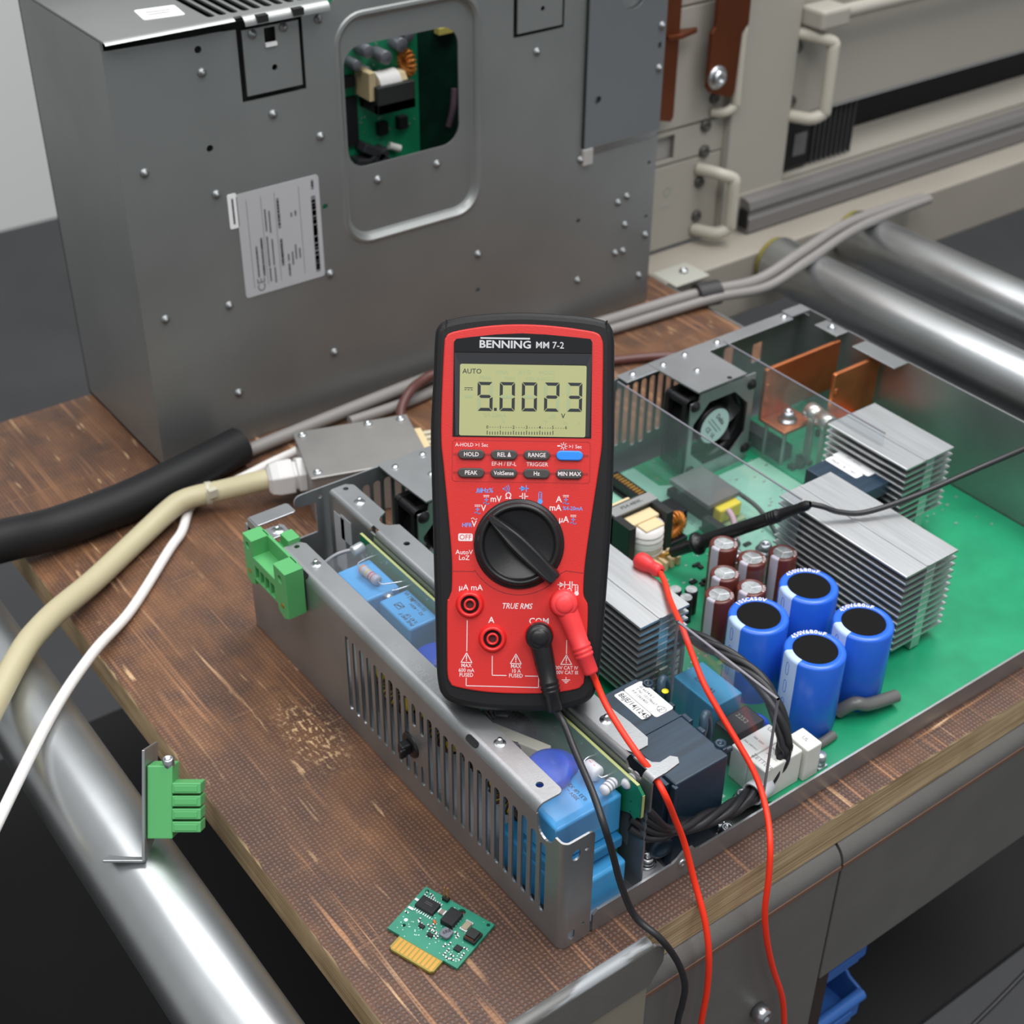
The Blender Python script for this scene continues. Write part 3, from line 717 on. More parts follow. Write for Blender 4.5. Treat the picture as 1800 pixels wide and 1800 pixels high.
cable('black_hose', [(-260, 440, 24), (-180, 449, 28.5), (-140, 454, 29), (-104, 458, 23), (-70, 462, 16), (-20, 464, 15), (18, 470, 15), (50, 476, 15), (80, 484, 14)], 14.5, mat('black_hose_rubber', (.010, .010, .011), .55, spec=.3), 'thick black rubber hose end at the foot of the upright chassis', 'hose', n=16)
cable('brown_cable', [(196, 447, 4.2), (206, 461, 13), (220, 470, 19), (236, 478, 19), (252, 480, 19.5), (280, 476, 15), (320, 462, 6), (370, 446, 4.2), (400, 434, 4.2), (430, 420, 4.2), (462, 400, 4.2)], 3.8, brownc, 'dark brown cable rising behind the metal junction box')
cable('white_cable', [(114, 446, 20), (92, 454, 12), (72, 457, 6.6), (48, 456.5, 3.6), (24, 450, 3.6), (4, 425, 3.6), (-12, 411, 3.6), (-60, 366, 4), (-100, 330, 13), (-144, 286, 17.5), (-200, 230, 8)], 3.4, whitec, 'thin white cable looping from the junction box towards the left edge')
# metal junction box with gland and plug
jm = mxyz(Vector((0.948, -0.31, 0.03)).normalized(), Vector((0.31, 0.948, 0)).normalized(), (0, 0, 1), (133, 401, 0.4))
jx = Vector((0.952, -0.306, 0)).normalized(); jm = mxyz(jx, (-jx.y, jx.x, 0), (0, 0, 1), (134, 401, 0.4))
jb = thing('junction_box', 'flat brushed aluminium junction box with cable gland beside the open unit', 'box', mx=jm)
B().box(-41, -30, 0, 41, 30, 35).build('box_body', boxalu, jb, bevel=1.5)
B().box(-42, -31, 35.2, 42, 31, 37.4).build('box_lid', boxalu, jb, bevel=.6)
for x, y in ((-36, 25), (-36, -25), (36, 25), (30, -25), (12, 26)):
    b = B(); screw(b, (x, y, 37.2), (0, 0, 1), 3.2, 1.6); b.build('lid_screw', chrome, jb)
g = B().lathe([(8, 0), (13.5, 0), (13.5, 5.5), (11, 6), (11, 8.5), (13.8, 8.5), (13.8, 19), (12.4, 24), (9, 26.5), (0, 26.5)], (-41, 0, 22), (-1, 0, 0), 6, smooth=False).build('cable_gland', gland, jb, bevel=.8)
b = B().box(42, -20, 4, 50, 22, 30); b.build('plug_body', cream, jb, bevel=1)
for i in range(6): B().box(50, -17 + 6.5 * i, 6, 57, -13 + 6.5 * i, 28).build('plug_finger', mat('pale_connector', (.5, .46, .34), .5), jb, bevel=.5)
bc = thing('beige_cable', 'thick beige cable with a nylon tie running from the junction box gland to the left', 'cable', (20, 440, 1))
CUR = bc
P(B().tube(cr([(78, 419, 22.5), (66, 423.5, 22), (54, 429.5, 19.5), (41, 436.5, 16.5), (28, 442, 15), (16, 443, 15), (4, 440, 14), (-30, 424, 10), (-70, 398, 12), (-115, 364, 21), (-150, 330, 22), (-230, 240, 12)]), 7.6, 14), 'cable_sheath', beigec)
P(B().tube([(35.2, 440, 14.8), (31.5, 441.2, 15)], 8.5, 14).box(30, 430, 17.5, 36, 434.5, 23.5), 'cable_tie', mat('clear_nylon_tie', (.5, .48, .38), .4))
CUR = None
# ------------------------------------------------------------------ open power supply on the board
ps = thing('power_supply_unit', 'open grey steel power electronics unit full of circuit boards, capacitors and heat sinks', 'power supply', (0, 0, 0.4))
ps.location = (0, 0, 0)
CUR = ps
def Q(b, name, m, parent=None, **kw): return b.build(name, m, parent or ps, **kw)
H = 84.0
# --- left wall with slots, rounded top bend and flange
nt = [(18 + 6.2 * math.cos(math.radians(a)), 72.5 + 6.2 * math.sin(math.radians(a))) for a in range(180, 361, 15)]
nt = [(14.6 + 6.2 * math.cos(math.radians(a)), 73.5 + 6.2 * math.sin(math.radians(a))) for a in range(190, 360, 17)]
out = [(311.5, 0.4), (4, 0.4), (4, 75.3), (7.2, 75.3)] + nt + [(21.6, 79), (270, 79), (270, 62), (281, 62), (281, 79), (311.5, 79)]
hs = []
for i in range(25):
    y = 195.0 - 7.45 * i
    if i == 9: hs += [rrect(y - 1.9, 53, y + 1.9, 69, 1.8, 3), rrect(y - 1.9, 15, y + 1.9, 27, 1.8, 3)]
    elif i == 10: hs += [rrect(y - 1.9, 51.5, y + 1.9, 69, 1.8, 3), rrect(y - 1.9, 15, y + 1.9, 29, 1.8, 3)]
    else: hs.append(rrect(y - 2.2, 15, y + 2.2, 63.5 if i == 24 else 66.5 if i == 23 else 69.3, 2.1, 3))
b = B().plate(out, hs, 1.2, MX(0.6))
def bend(y0, y1, r=5.0, x1=16.5, chamfer=0.0):
    arcp = [(r - r * math.cos(math.radians(a)), H - r + r * math.sin(math.radians(a))) for a in range(0, 91, 10)]
    arci = [(r - (r - 1.2) * math.cos(math.radians(a)), H - r + (r - 1.2) * math.sin(math.radians(a))) for a in range(0, 91, 10)]
    b.loft([(x, y0, z) for x, z in arcp], [(x, y1, z) for x, z in arcp], closed=False)
    b.loft([(x, y0, z) for x, z in reversed(arci)], [(x, y1, z) for x, z in reversed(arci)], closed=False)
    for y in (y0, y1): b.loft([(x, y, z) for x, z in arcp], [(x, y, z) for x, z in arci], closed=False, smooth=False)
bend(22, 270)
b.plate([(5, 22)] + [(16.5 - 3 + 3 * math.sin(math.radians(a)), 25 - 3 * math.cos(math.radians(a))) for a in range(0, 91, 30)] + [(16.5, 266), (13.5, 270), (5, 270)],
        [circ(10.4, 266.2, 1.7, 14), circ(9.6, 32, 2.0, 14)], 1.2, MZ(H - 0.6))
lw = Q(b, 'slotted_side_wall', zinc)
# stamped part number lettering along the flange
t = B(); SM = mxyz((0, -1, 0), (1, 0, 0), (0, 0, 1), (0, 0, H))
put_text(t, '21', mxyz((0, 1, 0), (-1, 0, 0), (0, 0, 1), (0, 0, H)), 5.2, 158, -8.5, bold=-.05); put_text(t, '10131308.01', mxyz((0, 1, 0), (-1, 0, 0), (0, 0, 1), (0, 0, H)), 5.2, 128, -8.5, bold=-.05)
t.build('stamped_number', mat('stamped_bright_zinc', (.40, .41, .42), .4, .8), lw)
for y in (245.0, 66.0):
    b = B().lathe([(0, 3.0), (1.2, 3.0), (1.5, 2.4), (1.5, 0.6), (2.6, 0.3), (3.2, 0)], (10.8, y, H), (0, 0, 1), 16); b.build('press_stud', chrome, lw)
for y in (243.0, 76.0): B().plate(rrect(y - 4.6, -1.8, y + 4.6, 1.8, 1.7, 4), [], .8, mxyz((0, 1, 0), (.7071, 0, .7071), (-.7071, 0, .7071), (1.2, 0, H - 1.2))).build('bend_slot', darkgap, lw)
# front post of the left wall
b = B(); r = 4.0
arcp = [(r - r * math.sin(math.radians(a)) , r - r * math.cos(math.radians(a))) for a in range(0, 91, 10)]
b.loft([(x, y, .4) for x, y in arcp], [(x, y, 75.3) for x, y in arcp], closed=False)
ai = [(r - (r - 1.2) * math.sin(math.radians(a)), r - (r - 1.2) * math.cos(math.radians(a))) for a in range(0, 91, 10)]
b.loft([(x, y, 75.3) for x, y in arcp], [(x, y, 75.3) for x, y in ai], closed=False, smooth=False)
b.loft([(x, y, .4) for x, y in ai], [(x, y, 75.3) for x, y in ai], closed=False)
b.plate([(4, .4), (18.4, .4), (18.4, 72)] + [(15.4 + 3 * math.cos(math.radians(a)), 72.3 + 3 * math.sin(math.radians(a))) for a in range(0, 91, 30)] + [(4, 75.3)],
        [rrect(5.0, 61.5, 10.0, 68.5, 2.4, 4), circ(13.8, 65.5, 1.3, 10), rrect(4.6, 4.5, 8.8, 11.5, 2, 4), circ(13.6, 11.5, 1.2, 10)], 1.2, MY(0.6))
Q(b, 'front_post', zinc)
# base, front lip
Q(B().box(1.2, 1.2, .4, 472, 311, 1.6), 'base_plate', zinc)
lipo = [(20, .4), (472, .4), (472, 14.5), (126, 14.5)]
lipo = [(20.5, .4), (472, .4), (472, 14.6), (92, 14.6), (89, 15.5), (86.5, 19), (80, 19.4), (76.5, 16.5), (73, 14.6), (23.5, 14.6), (20.5, 12.5)]
b = B().plate(lipo, [circ(79.6, 11.2, 2.6, 16)], 1.3, MY(0.9))
Q(b, 'front_lip', zinc)
b = B().lathe([(0, .5), (1, .5), (1.2, 1), (2.4, 1.2), (2.7, .4), (2.7, -.6)], (79.6, .5, 11.2), (0, -1, 0), 16); Q(b, 'lip_rivet', chrome)
Q(B().box(20.5, 1.5, 1.6, 46, 9, 6.5), 'lip_shelf', zinc, bevel=.5)
# rear wall with slots and opening
out = [(48.2, .4), (472, .4), (472, H), (452, H), (452, 80), (36, 80)] + [(36 - 2.6 * 0, 77.4)] + [(38.5, 75), (48.2, 75)]
out = [(1.2, .4), (472, .4), (472, H), (458, H), (454, 81), (290, 81), (40, 84.2)] + [(38 + 4.6 * math.cos(math.radians(a)), 79.6 + 4.6 * math.sin(math.radians(a))) for a in range(110, 260, 25)] + [(48.2, 74.8), (48.2, 52.5), (1.2, 52.5)]
hs = [rrect(82 + 7.9 * i, 22, 87.2 + 7.9 * i, 73.5, 2.5, 4) for i in range(9)] + [rrect(290 + 7.9 * i, 20 if 1 < i < 4 else 25, 295.2 + 7.9 * i, 73, 2.5, 4) for i in range(8)]
hs += [rrect(394, 38, 404, 72, 1), rrect(424, 50, 434, 66, .8), circ(51.5, 78, 1.5, 10)]
Q(B().plate(out, hs, 1.2, MY(311.2)), 'rear_wall', zinc)
b = B(); b.box(290, 299.5, H - 1.2, 452, 311.5, H)
Q(b, 'rear_flange', zinc, bevel=.4)
for x in (300, 380, 448): Q(B().lathe([(0, 1.6), (2.0, 1.4), (2.6, 0)], (x, 305.5, H), (0, 0, 1), 14), 'flange_rivet', chrome)
Q(B().box(452, 301, H, 472, 312, H + 1.2).box(470.8, 280, H - 4, 472, 301, H + 1.2), 'corner_rim', zinc)
# right wall
Q(B().plate([(0, .4), (311, .4), (311, 80), (292, 80), (285, H), (6, H), (0, 40)], [], 1.2, MX(471.4)), 'right_wall', zinc)
b = B().box(458, 262, H - 1.2, 472, 284, H).box(456, 205, H - 1.2, 472, 245, H)
Q(b, 'wall_tab', zinc, bevel=.4)
b = B(); screw(b, (465, 273, H), (0, 0, 1), 3, 1.6); Q(b, 'tab_rivet', chrome)
# divider with flange
out = [(4.5, 2), (305.5, 2), (305.5, H - 3), (22, H - 3), (20, H - 6), (10.5, H - 6), (9.5, H - 3), (2.6, H - 3), (2.6, 62), (4.5, 60)]
b = B().plate(out, [], 1.2, MX(55.6)); r = 3.0
def bend2(y0, y1):
    ap = [(55 + r - r * math.cos(math.radians(a)), H - r + r * math.sin(math.radians(a))) for a in range(0, 91, 15)]
    b.loft([(x, y0, z) for x, z in ap], [(x, y1, z) for x, z in ap], closed=False)
bend2(22, 252); bend2(258, 305.5); bend2(2.6, 9.5)
notch = [(71 + 0 - 8.5 * math.sin(math.radians(a)) * .95, 258.5 + 4.4 * math.cos(math.radians(a)) * 1.5) for a in range(160, 19, -20)]
fl = [(58, 26), (60, 22), (69, 22), (72.5, 26), (72.5, 40), (71, 60), (71, 250)] + [(71 - 8.0 * math.sin(math.radians(a)), 258 - 7 * math.cos(math.radians(a))) for a in range(15, 166, 25)] + [(71, 266), (71, 302), (67, 305.5), (58, 305.5)]
b.plate(fl, [circ(64.6, 303 - 2, 1.8, 12), circ(64, 231.4, 2, 12), circ(64, 48, 1.5, 10)], 1.2, MZ(H - .6))
hk = [(58, 2.6), (64, 2.6), (73.5, 3.8), (75.5, 7.2), (73, 10), (66, 9.6), (63, 12), (62, 17), (58, 20)]
b.prism(hk, H - 1.2, H)
dv = Q(b, 'divider', zinc)
for x, y in ((64, 284), (64, 48)):
    b = B().lathe([(0, 3), (1.2, 3), (1.6, 2.2), (1.6, .8), (3.2, .3), (3.6, 0)], (x, y, H), (0, 0, 1), 14); b.build('press_stud', chrome, dv)
lb = B().plate([(262, 34), (272, 34), (272, 74), (285, 74), (285, 62), (276, 58), (276, 34)], [], .3, MX(54.6)); lb = B().box(54.5, 288, 30, 54.9, 300, 72).box(54.5, 280, 56, 54.9, 292, 74); Q(lb, 'board_sticker', stickerg)
# bent tabs of the left wall by the connector
b = B().prism([(1, 296.5), (26, 296.5), (27.5, 298), (27.5, 306), (26, 308), (1, 308)], H - .2, H + 1.0).box(0, 295, 62, 1.2, 308, H + .5)
Q(b, 'top_tab', zinc, bevel=.5)
b = B().prism([(1, 281), (13, 281), (15, 283), (15.5, 290), (13.5, 292.5), (1, 292.5)], H - 1.2, H).box(0, 281, 60, 1.2, 292.5, H - .6)
Q(b, 'top_tab', zinc, bevel=.5)
b = B().lathe([(0, 3.2), (1.3, 3.2), (1.7, 2.2), (1.7, .8), (3.4, .3), (4, 0)], (9, 287, H), (0, 0, 1), 14); Q(b, 'press_stud', chrome)
# green four-way socket on the left wall
gs = Q(B().plate([(238, 59), (243, 56), (250, 59), (250, 63), (278, 63), (278, 59), (283, 57), (288, 60), (288, 91), (277, 91), (277, 80), (251.5, 80), (251.5, 91), (238, 91)],
                 [rrect(253 + 6.1 * i, 65, 257.8 + 6.1 * i, 74, .4) for i in range(4)] + [circ(244.5, 84, 2.5, 14), circ(282.5, 85, 2.3, 14)], 12, MX(-7), bev=.5), 'terminal_socket', greenc)
B().box(-2.5, 244, 62, -.5, 284, 91).box(1.3, 244, 64, 14, 282, 80).box(7, 270, 78, 15, 280, 87).build('socket_body', greenc, gs, bevel=.4)
for i in range(4): B().box(-9, 254.3 + 6.1 * i, 67.5, -3, 256.5 + 6.1 * i, 71).build('contact_pin', mat('dull_pin', (.05, .10, .05), .5), gs)
for y, z in ((244.5, 84), (282.5, 85)):
    b = B(); screw(b, (-9, y, z), (-1, 0, 0), 2.0, 2.4); b.build('socket_screw', chrome, gs)
for y, z in ((244, 65.5), (283, 66.5)): B().cyl((-12.9, y, z), (-13.3, y, z), 1.7, 12).build('brass_insert', mat('brass', (.45, .24, .05), .4, .7), gs)
# plastic fastener on the slotted wall
fz = X0 = None
fz = Q(B().lathe([(0, -1.6), (7.4, -1.0), (7.8, -.2), (7.8, 0)], (0, 132, 36.5), (-1, 0, 0), 26), 'plastic_fastener', blackp)
fz.data.transform(Matrix.Translation((-.0002, 0, 0)))
B().lathe([(7.6, 0), (7.4, .8), (4.6, 1.2), (0, 1.2)], (0, 132, 36.5), (-1, 0, 0), 26).build('fastener_flange', blackp, fz)
B().box(-7, 129.2, 32.9, -1, 134.8, 40.1).box(-9, 127.8, 33.5, -5, 130, 39.5).build('fastener_head', blackp, fz, bevel=1)

# --- left bay: vertical board, sheets and blue parts
vb = Q(B().plate([(3.5, 60), (6.5, 58), (8, 55), (11, 57), (20, 52), (20, 4), (256, 4), (256, 70), (262, 73), (262, 78.5), (7.5, 78.5), (3.5, 75)], [], 1.6, MX(51.2)), 'upright_circuit_board', pcb)
B().box(50.4, 7.5, 78.4, 52.0, 262, 78.9).box(50.4, 3.3, 60, 52, 3.8, 75).build('board_edge', pcbedge, vb)
b = B()
rr = random.Random(21)
for i in range(60): y = rr.uniform(20, 255); z = rr.uniform(40, 76); b.box(49.7, y, z, 50.4, y + .8, z + .8)
o = b.build('solder_joints', solder, vb); o['kind'] = 'stuff'
cs = Q(B().box(4, 12, 79.4, 50, 249, 79.8), 'clear_cover_sheet', clear)
Q(B().box(4, 11.6, 58, 36, 12.0, 79.4), 'clear_cover_sheet', clear)
Q(B().box(52.6, 14, 30, 53.0, 250, 82.5), 'clear_cover_sheet', clear)
def bbox(x0, y0, z0, x1, y1, z1, m=bluebox, bv=1.4): return Q(B().box(x0, y0, z0, x1, y1, z1), 'film_capacitor', m, bevel=bv, seg=3)
A_ = bbox(24, 213, 30, 47, 246, 71.5)
B_ = bbox(30, 177, 30, 49.5, 209, 71.5)
t = B(); TM = mxyz((0, 1, 0), (-1, 0, 0), (0, 0, 1), (40, 193, 71.55))
put_text(t, '55/105/56/B', TM, 2.0, 0, -6.5, bold=.02); put_text(t, 'X2 ~ 400V', TM, 2.0, -3, -3.2, bold=.02); put_text(t, '0.47 UF', TM, 2.2, -8, 3.4, bold=.02); put_text(t, 'PHE 840 F', TM, 2.2, -7, 6.2, bold=.02); put_text(t, 'RU us', TM, 2.6, 9, -6, bold=.05)
line2(t, TM, [(3, 1), (8, 1), (8, 5), (3, 5), (3, 1), (8, 5)], .4); line2(t, TM, [(4, 3), (7, 3)], .6)
t.build('capacitor_print', ink, B_)
# resistor on wire legs over the first box
rs = Q(B().lathe([(0, 0), (2.6, 0), (3.1, 1), (3.1, 3), (2.7, 4), (2.7, 12), (3.1, 13), (3.1, 15), (2.6, 16), (0, 16)], (35.5, 236, 75.5), (.08, -1, 0), 16), 'power_resistor', mat('grey_lilac_resistor', (.40, .40, .46), .4))
for d, m_ in ((1.2, mat('orange_band', (.70, .22, .05), .4)), (6, mat('yellow_band', (.6, .5, .05), .4)), (9, mat('red_band', (.55, .05, .05), .4)), (11.5, mat('red_band', (.55, .05, .05), .4))):
    B().cyl((35.5 + .08 * d, 236 - d, 75.5), (35.5 + .08 * (d + .9), 236 - d - .9, 75.5), 3.2 if d < 3 else 2.8, 16).build('colour_band', m_, rs)
B().tube(cr([(36.8, 220, 75.5), (37, 217, 75.5), (40, 215, 75.5), (50.2, 213, 74)]), .45, 6).tube(cr([(35.5, 236, 75.5), (36, 241, 75.5), (42, 243, 75), (50.2, 244, 74)]), .45, 6).build('resistor_leads', solder, rs)
Q(B().tube(cr([(50.2, 208, 74), (42, 209, 74), (39, 210, 73), (39, 211, 60)]), .45, 6).lathe([(0, 0), (2.4, .6), (3, 3), (0, 3.4)], (38, 211, 68), (0, 0, 1), 12), 'tall_lead_part', solder)
Q(B().lathe([(0, 0), (3.2, 0), (3.4, 1), (3.4, 7), (3, 8), (0, 8)], (48, 256, 74), (-1, -.2, 0), 16), 'glass_fuse', mat('glass_fuse_grey', (.45, .47, .5), .2, .4))
Q(B().cyl((20, 252, 66), (28, 240, 64), 1.2, 8), 'thin_board_edge', pcbedge)
def disc(c, ax, r, t_, name='varistor'):
    return Q(B().lathe([(0, -t_ / 2), (r * .75, -t_ / 2), (r * .95, -t_ * .32), (r, 0), (r * .95, t_ * .32), (r * .75, t_ / 2), (0, t_ / 2)], c, ax, 30), name, bluedisc)
disc((30, 156, 66), (-.2, .3, 1), 12.5, 7)
# common mode choke with cream divider
ch = Q(B().lathe([(9, -9), (17, -9), (18.5, -7), (18.5, 7), (17, 9), (9, 9), (9, -9)], (28, 90, 55), (0, .2, 1), 32), 'choke_winding', mat('dark_brown_winding', (.022, .012, .014), .35))
b = B()
for i in range(40):
    a = math.radians(i * 9); 
    if 30 < i * 9 % 180 < 60: continue
    d = Vector((math.cos(a), math.sin(a), 0)); c = Vector((28, 90, 55))
    b.tube([c + d * 9.2 + Vector((0, 0, 9.4)), c + d * 17 + Vector((0, 0, 9.4)), c + d * 18.9 + Vector((0, 0, 7)), c + d * 18.9 - Vector((0, 0, 7))], .65, 5)
b.build('choke_wire', mat('dark_wire', (.05, .022, .022), .3), ch)
m_ = Matrix.Translation((31, 78, 64)) @ Matrix.Rotation(math.radians(24), 4, 'Z')
B().box(-3.4, -18, -6, 3.4, 16, 3.2, mx=m_).build('choke_divider', mat('cream_divider', (.55, .50, .38), .5), ch, bevel=.7)
disc((27.5, 47, 71), (-.12, -.05, 1), 12.4, 7); disc((36, 48, 70), (.35, -.1, .9), 9, 6)
C1 = bbox(8, 16, 42, 49, 44, 67); bbox(6, 12, 34, 48, 40, 41.5, bluebox2); bbox(6, 14, 8, 22, 60, 33, bluebox2)
t = B(); put_text(t, '0,33 UF X2', mxyz((0, 1, 0), (-1, 0, 0), (0, 0, 1), (28, 30, 67.1)), 2.0, 0, -4, bold=.02); put_text(t, '305V ~', mxyz((0, 1, 0), (-1, 0, 0), (0, 0, 1), (28, 30, 67.1)), 2.0, 0, -1, bold=.02); t.build('capacitor_print', ink, C1)
bbox(22, 7, 3, 47, 26, 29, bluebox, 2); disc((28, 24, 33), (0, 1, .3), 9, 6)
Q(B().tube(cr([(36, 20, 33), (40, 16, 34), (44, 14, 32)]), .5, 6), 'varistor_lead', solder)
gt = Q(B().lathe([(0, 0), (3.4, 0), (4, .6), (4.3, 1.4), (4.3, 7.6), (4, 8.4), (3.4, 9), (0, 9)], (42.5, 37, 73.5), (.1, -1, 0), 20), 'gas_arrester', mat('white_ceramic', (.72, .70, .70), .35))
t = B(); put_text(t, 'EPC', mxyz((0, -1, 0), (.94, 0, -.3), (.3, 0, .94), (43.7, 33, 77.6)), 2.0, 0, 0, bold=.06); t.build('arrester_print', mat('red_print', (.7, .08, .1), .5), gt)
B().tube(cr([(43, 28, 73.5), (43.5, 26, 73.5), (46, 25, 74), (50.4, 25.5, 73)]), .5, 6).tube(cr([(42.5, 37, 73.5), (43, 39, 74.5), (46, 39.5, 75), (50.4, 39.5, 74)]), .5, 6).build('arrester_leads', solder, gt)
for x, y in ((42, 19), (53.5, 16)):
    fz_ = Q(B().lathe([(0, -4.8), (2.2, -4.8), (2.9, -3.6), (2.9, 3.6), (2.2, 4.8), (0, 4.8)], (x, y, 74), (1, .25, 0), 16), 'white_fuse', mat('white_ceramic', (.72, .70, .70), .35))
    b = B()
    for q in (-2, 0.2, 2.2): b.cyl((x + q - .4, y + (q - .4) * .25, 74), (x + q + .4, y + (q + .4) * .25, 74), 3.0, 16)
    b.build('fuse_bands', mat('grey_band', (.2, .2, .22), .5), fz_)
# yellow toroid chokes visible through the slots
def toroid(c, ax, R, r, name='toroid_choke'):
    c = Vector(c); ax = Vector(ax).normalized(); a = ax.orthogonal().normalized(); b_ = ax.cross(a)
    core = B().tube([c + (a * math.cos(2 * math.pi * i / 28) + b_ * math.sin(2 * math.pi * i / 28)) * R for i in range(28)], r, 10, closed=True)
    o = Q(core, name, mat('yellow_core', (.62, .47, .02), .45)); w_ = B()
    for i in range(26):
        if i % 13 > 9: continue
        t_ = 2 * math.pi * i / 26; d = a * math.cos(t_) + b_ * math.sin(t_)
        w_.tube([c + d * R + (d * math.cos(q) + ax * math.sin(q)) * (r + .7) for q in [2 * math.pi * j / 8 for j in range(8)]], .8, 5, closed=True)
    w_.build('toroid_wire', mat('dark_wire', (.05, .022, .022), .3), o)
toroid((17, 170, 44), (1, .1, 0), 13, 4.5); toroid((17, 128, 46), (1, 0, .2), 13, 4.5); toroid((18, 63, 48), (1, .2, 0), 12, 4.2); toroid((22, 238, 44), (.2, 1, 0), 12, 4.2)
Q(B().tube(cr([(20, 262, 66), (34, 258, 74), (46, 254, 70), (46, 250, 40)]), 1.1, 8), 'bay_wire', mat('clear_sleeve', (.3, .3, .32), .3))
# --- fans with their brackets
def fan(x0, label_side):
    fx0, fx1, z0, z1 = x0, x0 + 60, 17, 77; cx = (fx0 + fx1) / 2; cz = (z0 + z1) / 2
    f = Q(B().plate(rrect(fx0, z0, fx1, z1, 3, 3), [circ(cx, cz, 27.5, 36)], 4, MY(266)).plate(rrect(fx0, z0, fx1, z1, 3, 3), [circ(cx, cz, 27.5, 36)], 4, MY(284)), 'fan', blackp)
    b = B().lathe([(28.5, 0), (28.5, 18), (27.5, 18), (27.5, 0), (28.5, 0)], (cx, 266, cz), (0, 1, 0), 36)
    for sx in (fx0 + 3.5, fx1 - 3.5):
        for sz in (z0 + 3.5, z1 - 3.5): b.cyl((sx, 264, sz), (sx, 286, sz), 3.3, 12)
    b.build('fan_housing', blackp, f)
    hub = B().lathe([(0, 0), (14, 0), (15.5, 1.5), (15.5, 16), (0, 16)], (cx, 264.5, cz), (0, 1, 0), 32).build('fan_hub', blackp, f)
    B().lathe([(0, 0), (13.6, 0)], (cx, 264.2, cz), (0, 1, 0), 32).build('hub_label', fanlab, f)
    t = B(); TM = mxyz((math.cos(-.9), 0, math.sin(-.9)), (-math.sin(-.9), 0, math.cos(-.9)), (0, -1, 0), (cx, 264.15, cz))
    put_text(t, 'Delta', TM, 3.6, 0, 6, bold=.08); put_text(t, 'CE', TM, 3.4, -3, -6, bold=.06); put_text(t, 'UL', TM, 3, 5, -6, bold=.06)
    line2(t, TM, [(-8, 1), (8, 1)], .5); line2(t, TM, [(-9, -1.5), (6, -1.5)], .5); t.build('label_print', ink, f)
    bl = None
    for i in range(7):
        a = 2 * math.pi * i / 7; b = B(); vs = []
        for k in range(5):
            rr_ = 15 + 12 * k / 4; tw = .35
            for (dy, da) in ((2, -.28), (15, .28)): vs.append((cx + rr_ * math.cos(a + da + .1 * k), 264.5 + dy, cz + rr_ * math.sin(a + da + .1 * k)))
        b.add(vs, [(2 * k, 2 * k + 1, 2 * k + 3, 2 * k + 2) for k in range(4)], True); b.build('fan_blade', blackp, f)
    # sheet bracket around it
    oc = 26.5; oct_ = [(cx - 26, cz - 12), (cx - 12, cz - 26), (cx + 12, cz - 26), (cx + 26, cz - 12), (cx + 26, cz + 12), (cx + 12, cz + 26), (cx - 12, cz + 26), (cx - 26, cz + 12)]
    b = B().plate([(fx0 + .5, 10), (fx1 + 1, 10), (fx1 + 1, 82), (fx1 - 8, H - 2), (fx0 + 9, H - 2), (fx0 + 8, 76.5), (fx0 + .5, 76.5)], [oct_], 1.2, MY(260.4))
    br = Q(b, 'fan_bracket', zinc)
    B().plate([(fx0 + 6.5, 259.8), (fx1 - 8, 259.8), (fx1 - 8, 311), (fx0 + 4.5, 311), (fx0 + 4.5, 300)], [circ(cx + 8, 262.8, 1.9, 12)], 1.2, MZ(H - .2)).build('bracket_top', zinc, br)
    for px, py in ((fx0 + 12, 303), (fx0 + 34, 305), (fx0 + 26, 283)): B().lathe([(0, 1.4), (1.8, 1.2), (2.4, 0)], (px, py, H + .4), (0, 0, 1), 12).build('bracket_rivet', chrome, br)
    for sx, sz in ((fx0 + 4.5, z1 - 3.5), (fx1 - 2, z1 - 3.5), (fx0 + 4.5, z0 + 3.5), (fx1 - 2, z0 + 3.5)):
        B().lathe([(0, 3), (2.2, 2.6), (3, 1), (4, .6), (4.2, 0)], (sx, 259.8, sz), (0, -1, 0), 16).build('rubber_rivet', blackr, br)
    return f
fan(314, 1); fan(90, 0)
# --- main circuit board
mb = Q(B().prism([(116, 299), (116, 24), (122, 18), (150, 4), (470, 4), (470, 299)], 8.4, 10), 'main_circuit_board', pcbl)
B().box(150, 3.6, 8.4, 470, 4.0, 10).build('board_edge', mat('green_edge', (.12, .25, .04), .5), mb)
B().prism([(252, 298), (300, 298), (300, 270), (312, 262), (312, 214), (258, 214)], 10, 10.06).prism([(287, 204), (322, 204), (322, 130), (287, 130)], 10, 10.06).prism([(322, 255), (384, 255), (384, 130), (322, 130)], 10, 10.05).build('pale_copper_area', pcbpale, mb)
rr = random.Random(31); b = B()
for i in range(260):
    x = rr.uniform(180, 300); y = rr.uniform(100, 250); s = rr.uniform(.5, 1.3)
    b.box(x, y, 10, x + s * 1.6, y + s, 10.5)
for i in range(120):
    x = rr.uniform(300, 460); y = rr.uniform(100, 295); s = rr.uniform(.6, 1.6); b.box(x, y, 10, x + s * 1.6, y + s, 10.8)
o = b.build('solder_points', solder, mb); o['kind'] = 'stuff'
b = B()
for i in range(60):
    x = rr.uniform(200, 300); y = rr.uniform(105, 215); b.box(x, y, 10, x + rr.uniform(2, 6), y + rr.uniform(2, 4), 11.4)
for i in range(40):
    x = rr.uniform(380, 460); y = rr.uniform(150, 295); b.box(x, y, 10, x + rr.uniform(2, 8), y + rr.uniform(2, 6), 10 + rr.uniform(2, 6))
o = b.build('surface_chips', chip, mb); o['kind'] = 'stuff'
# clear duct walls
Q(B().box(284.6, 128, 10, 285.4, 304, H), 'clear_duct_wall', clearm); Q(B().box(284.5, 128, H - .2, 285.6, 304, H + .5), 'duct_wall_edge', cleardg)
Q(B().box(384.6, 150, 10, 385.4, 304, H), 'clear_duct_wall', clearm); Q(B().box(384.5, 150, H - .2, 385.6, 304, H + .5), 'duct_wall_edge', cleardg)
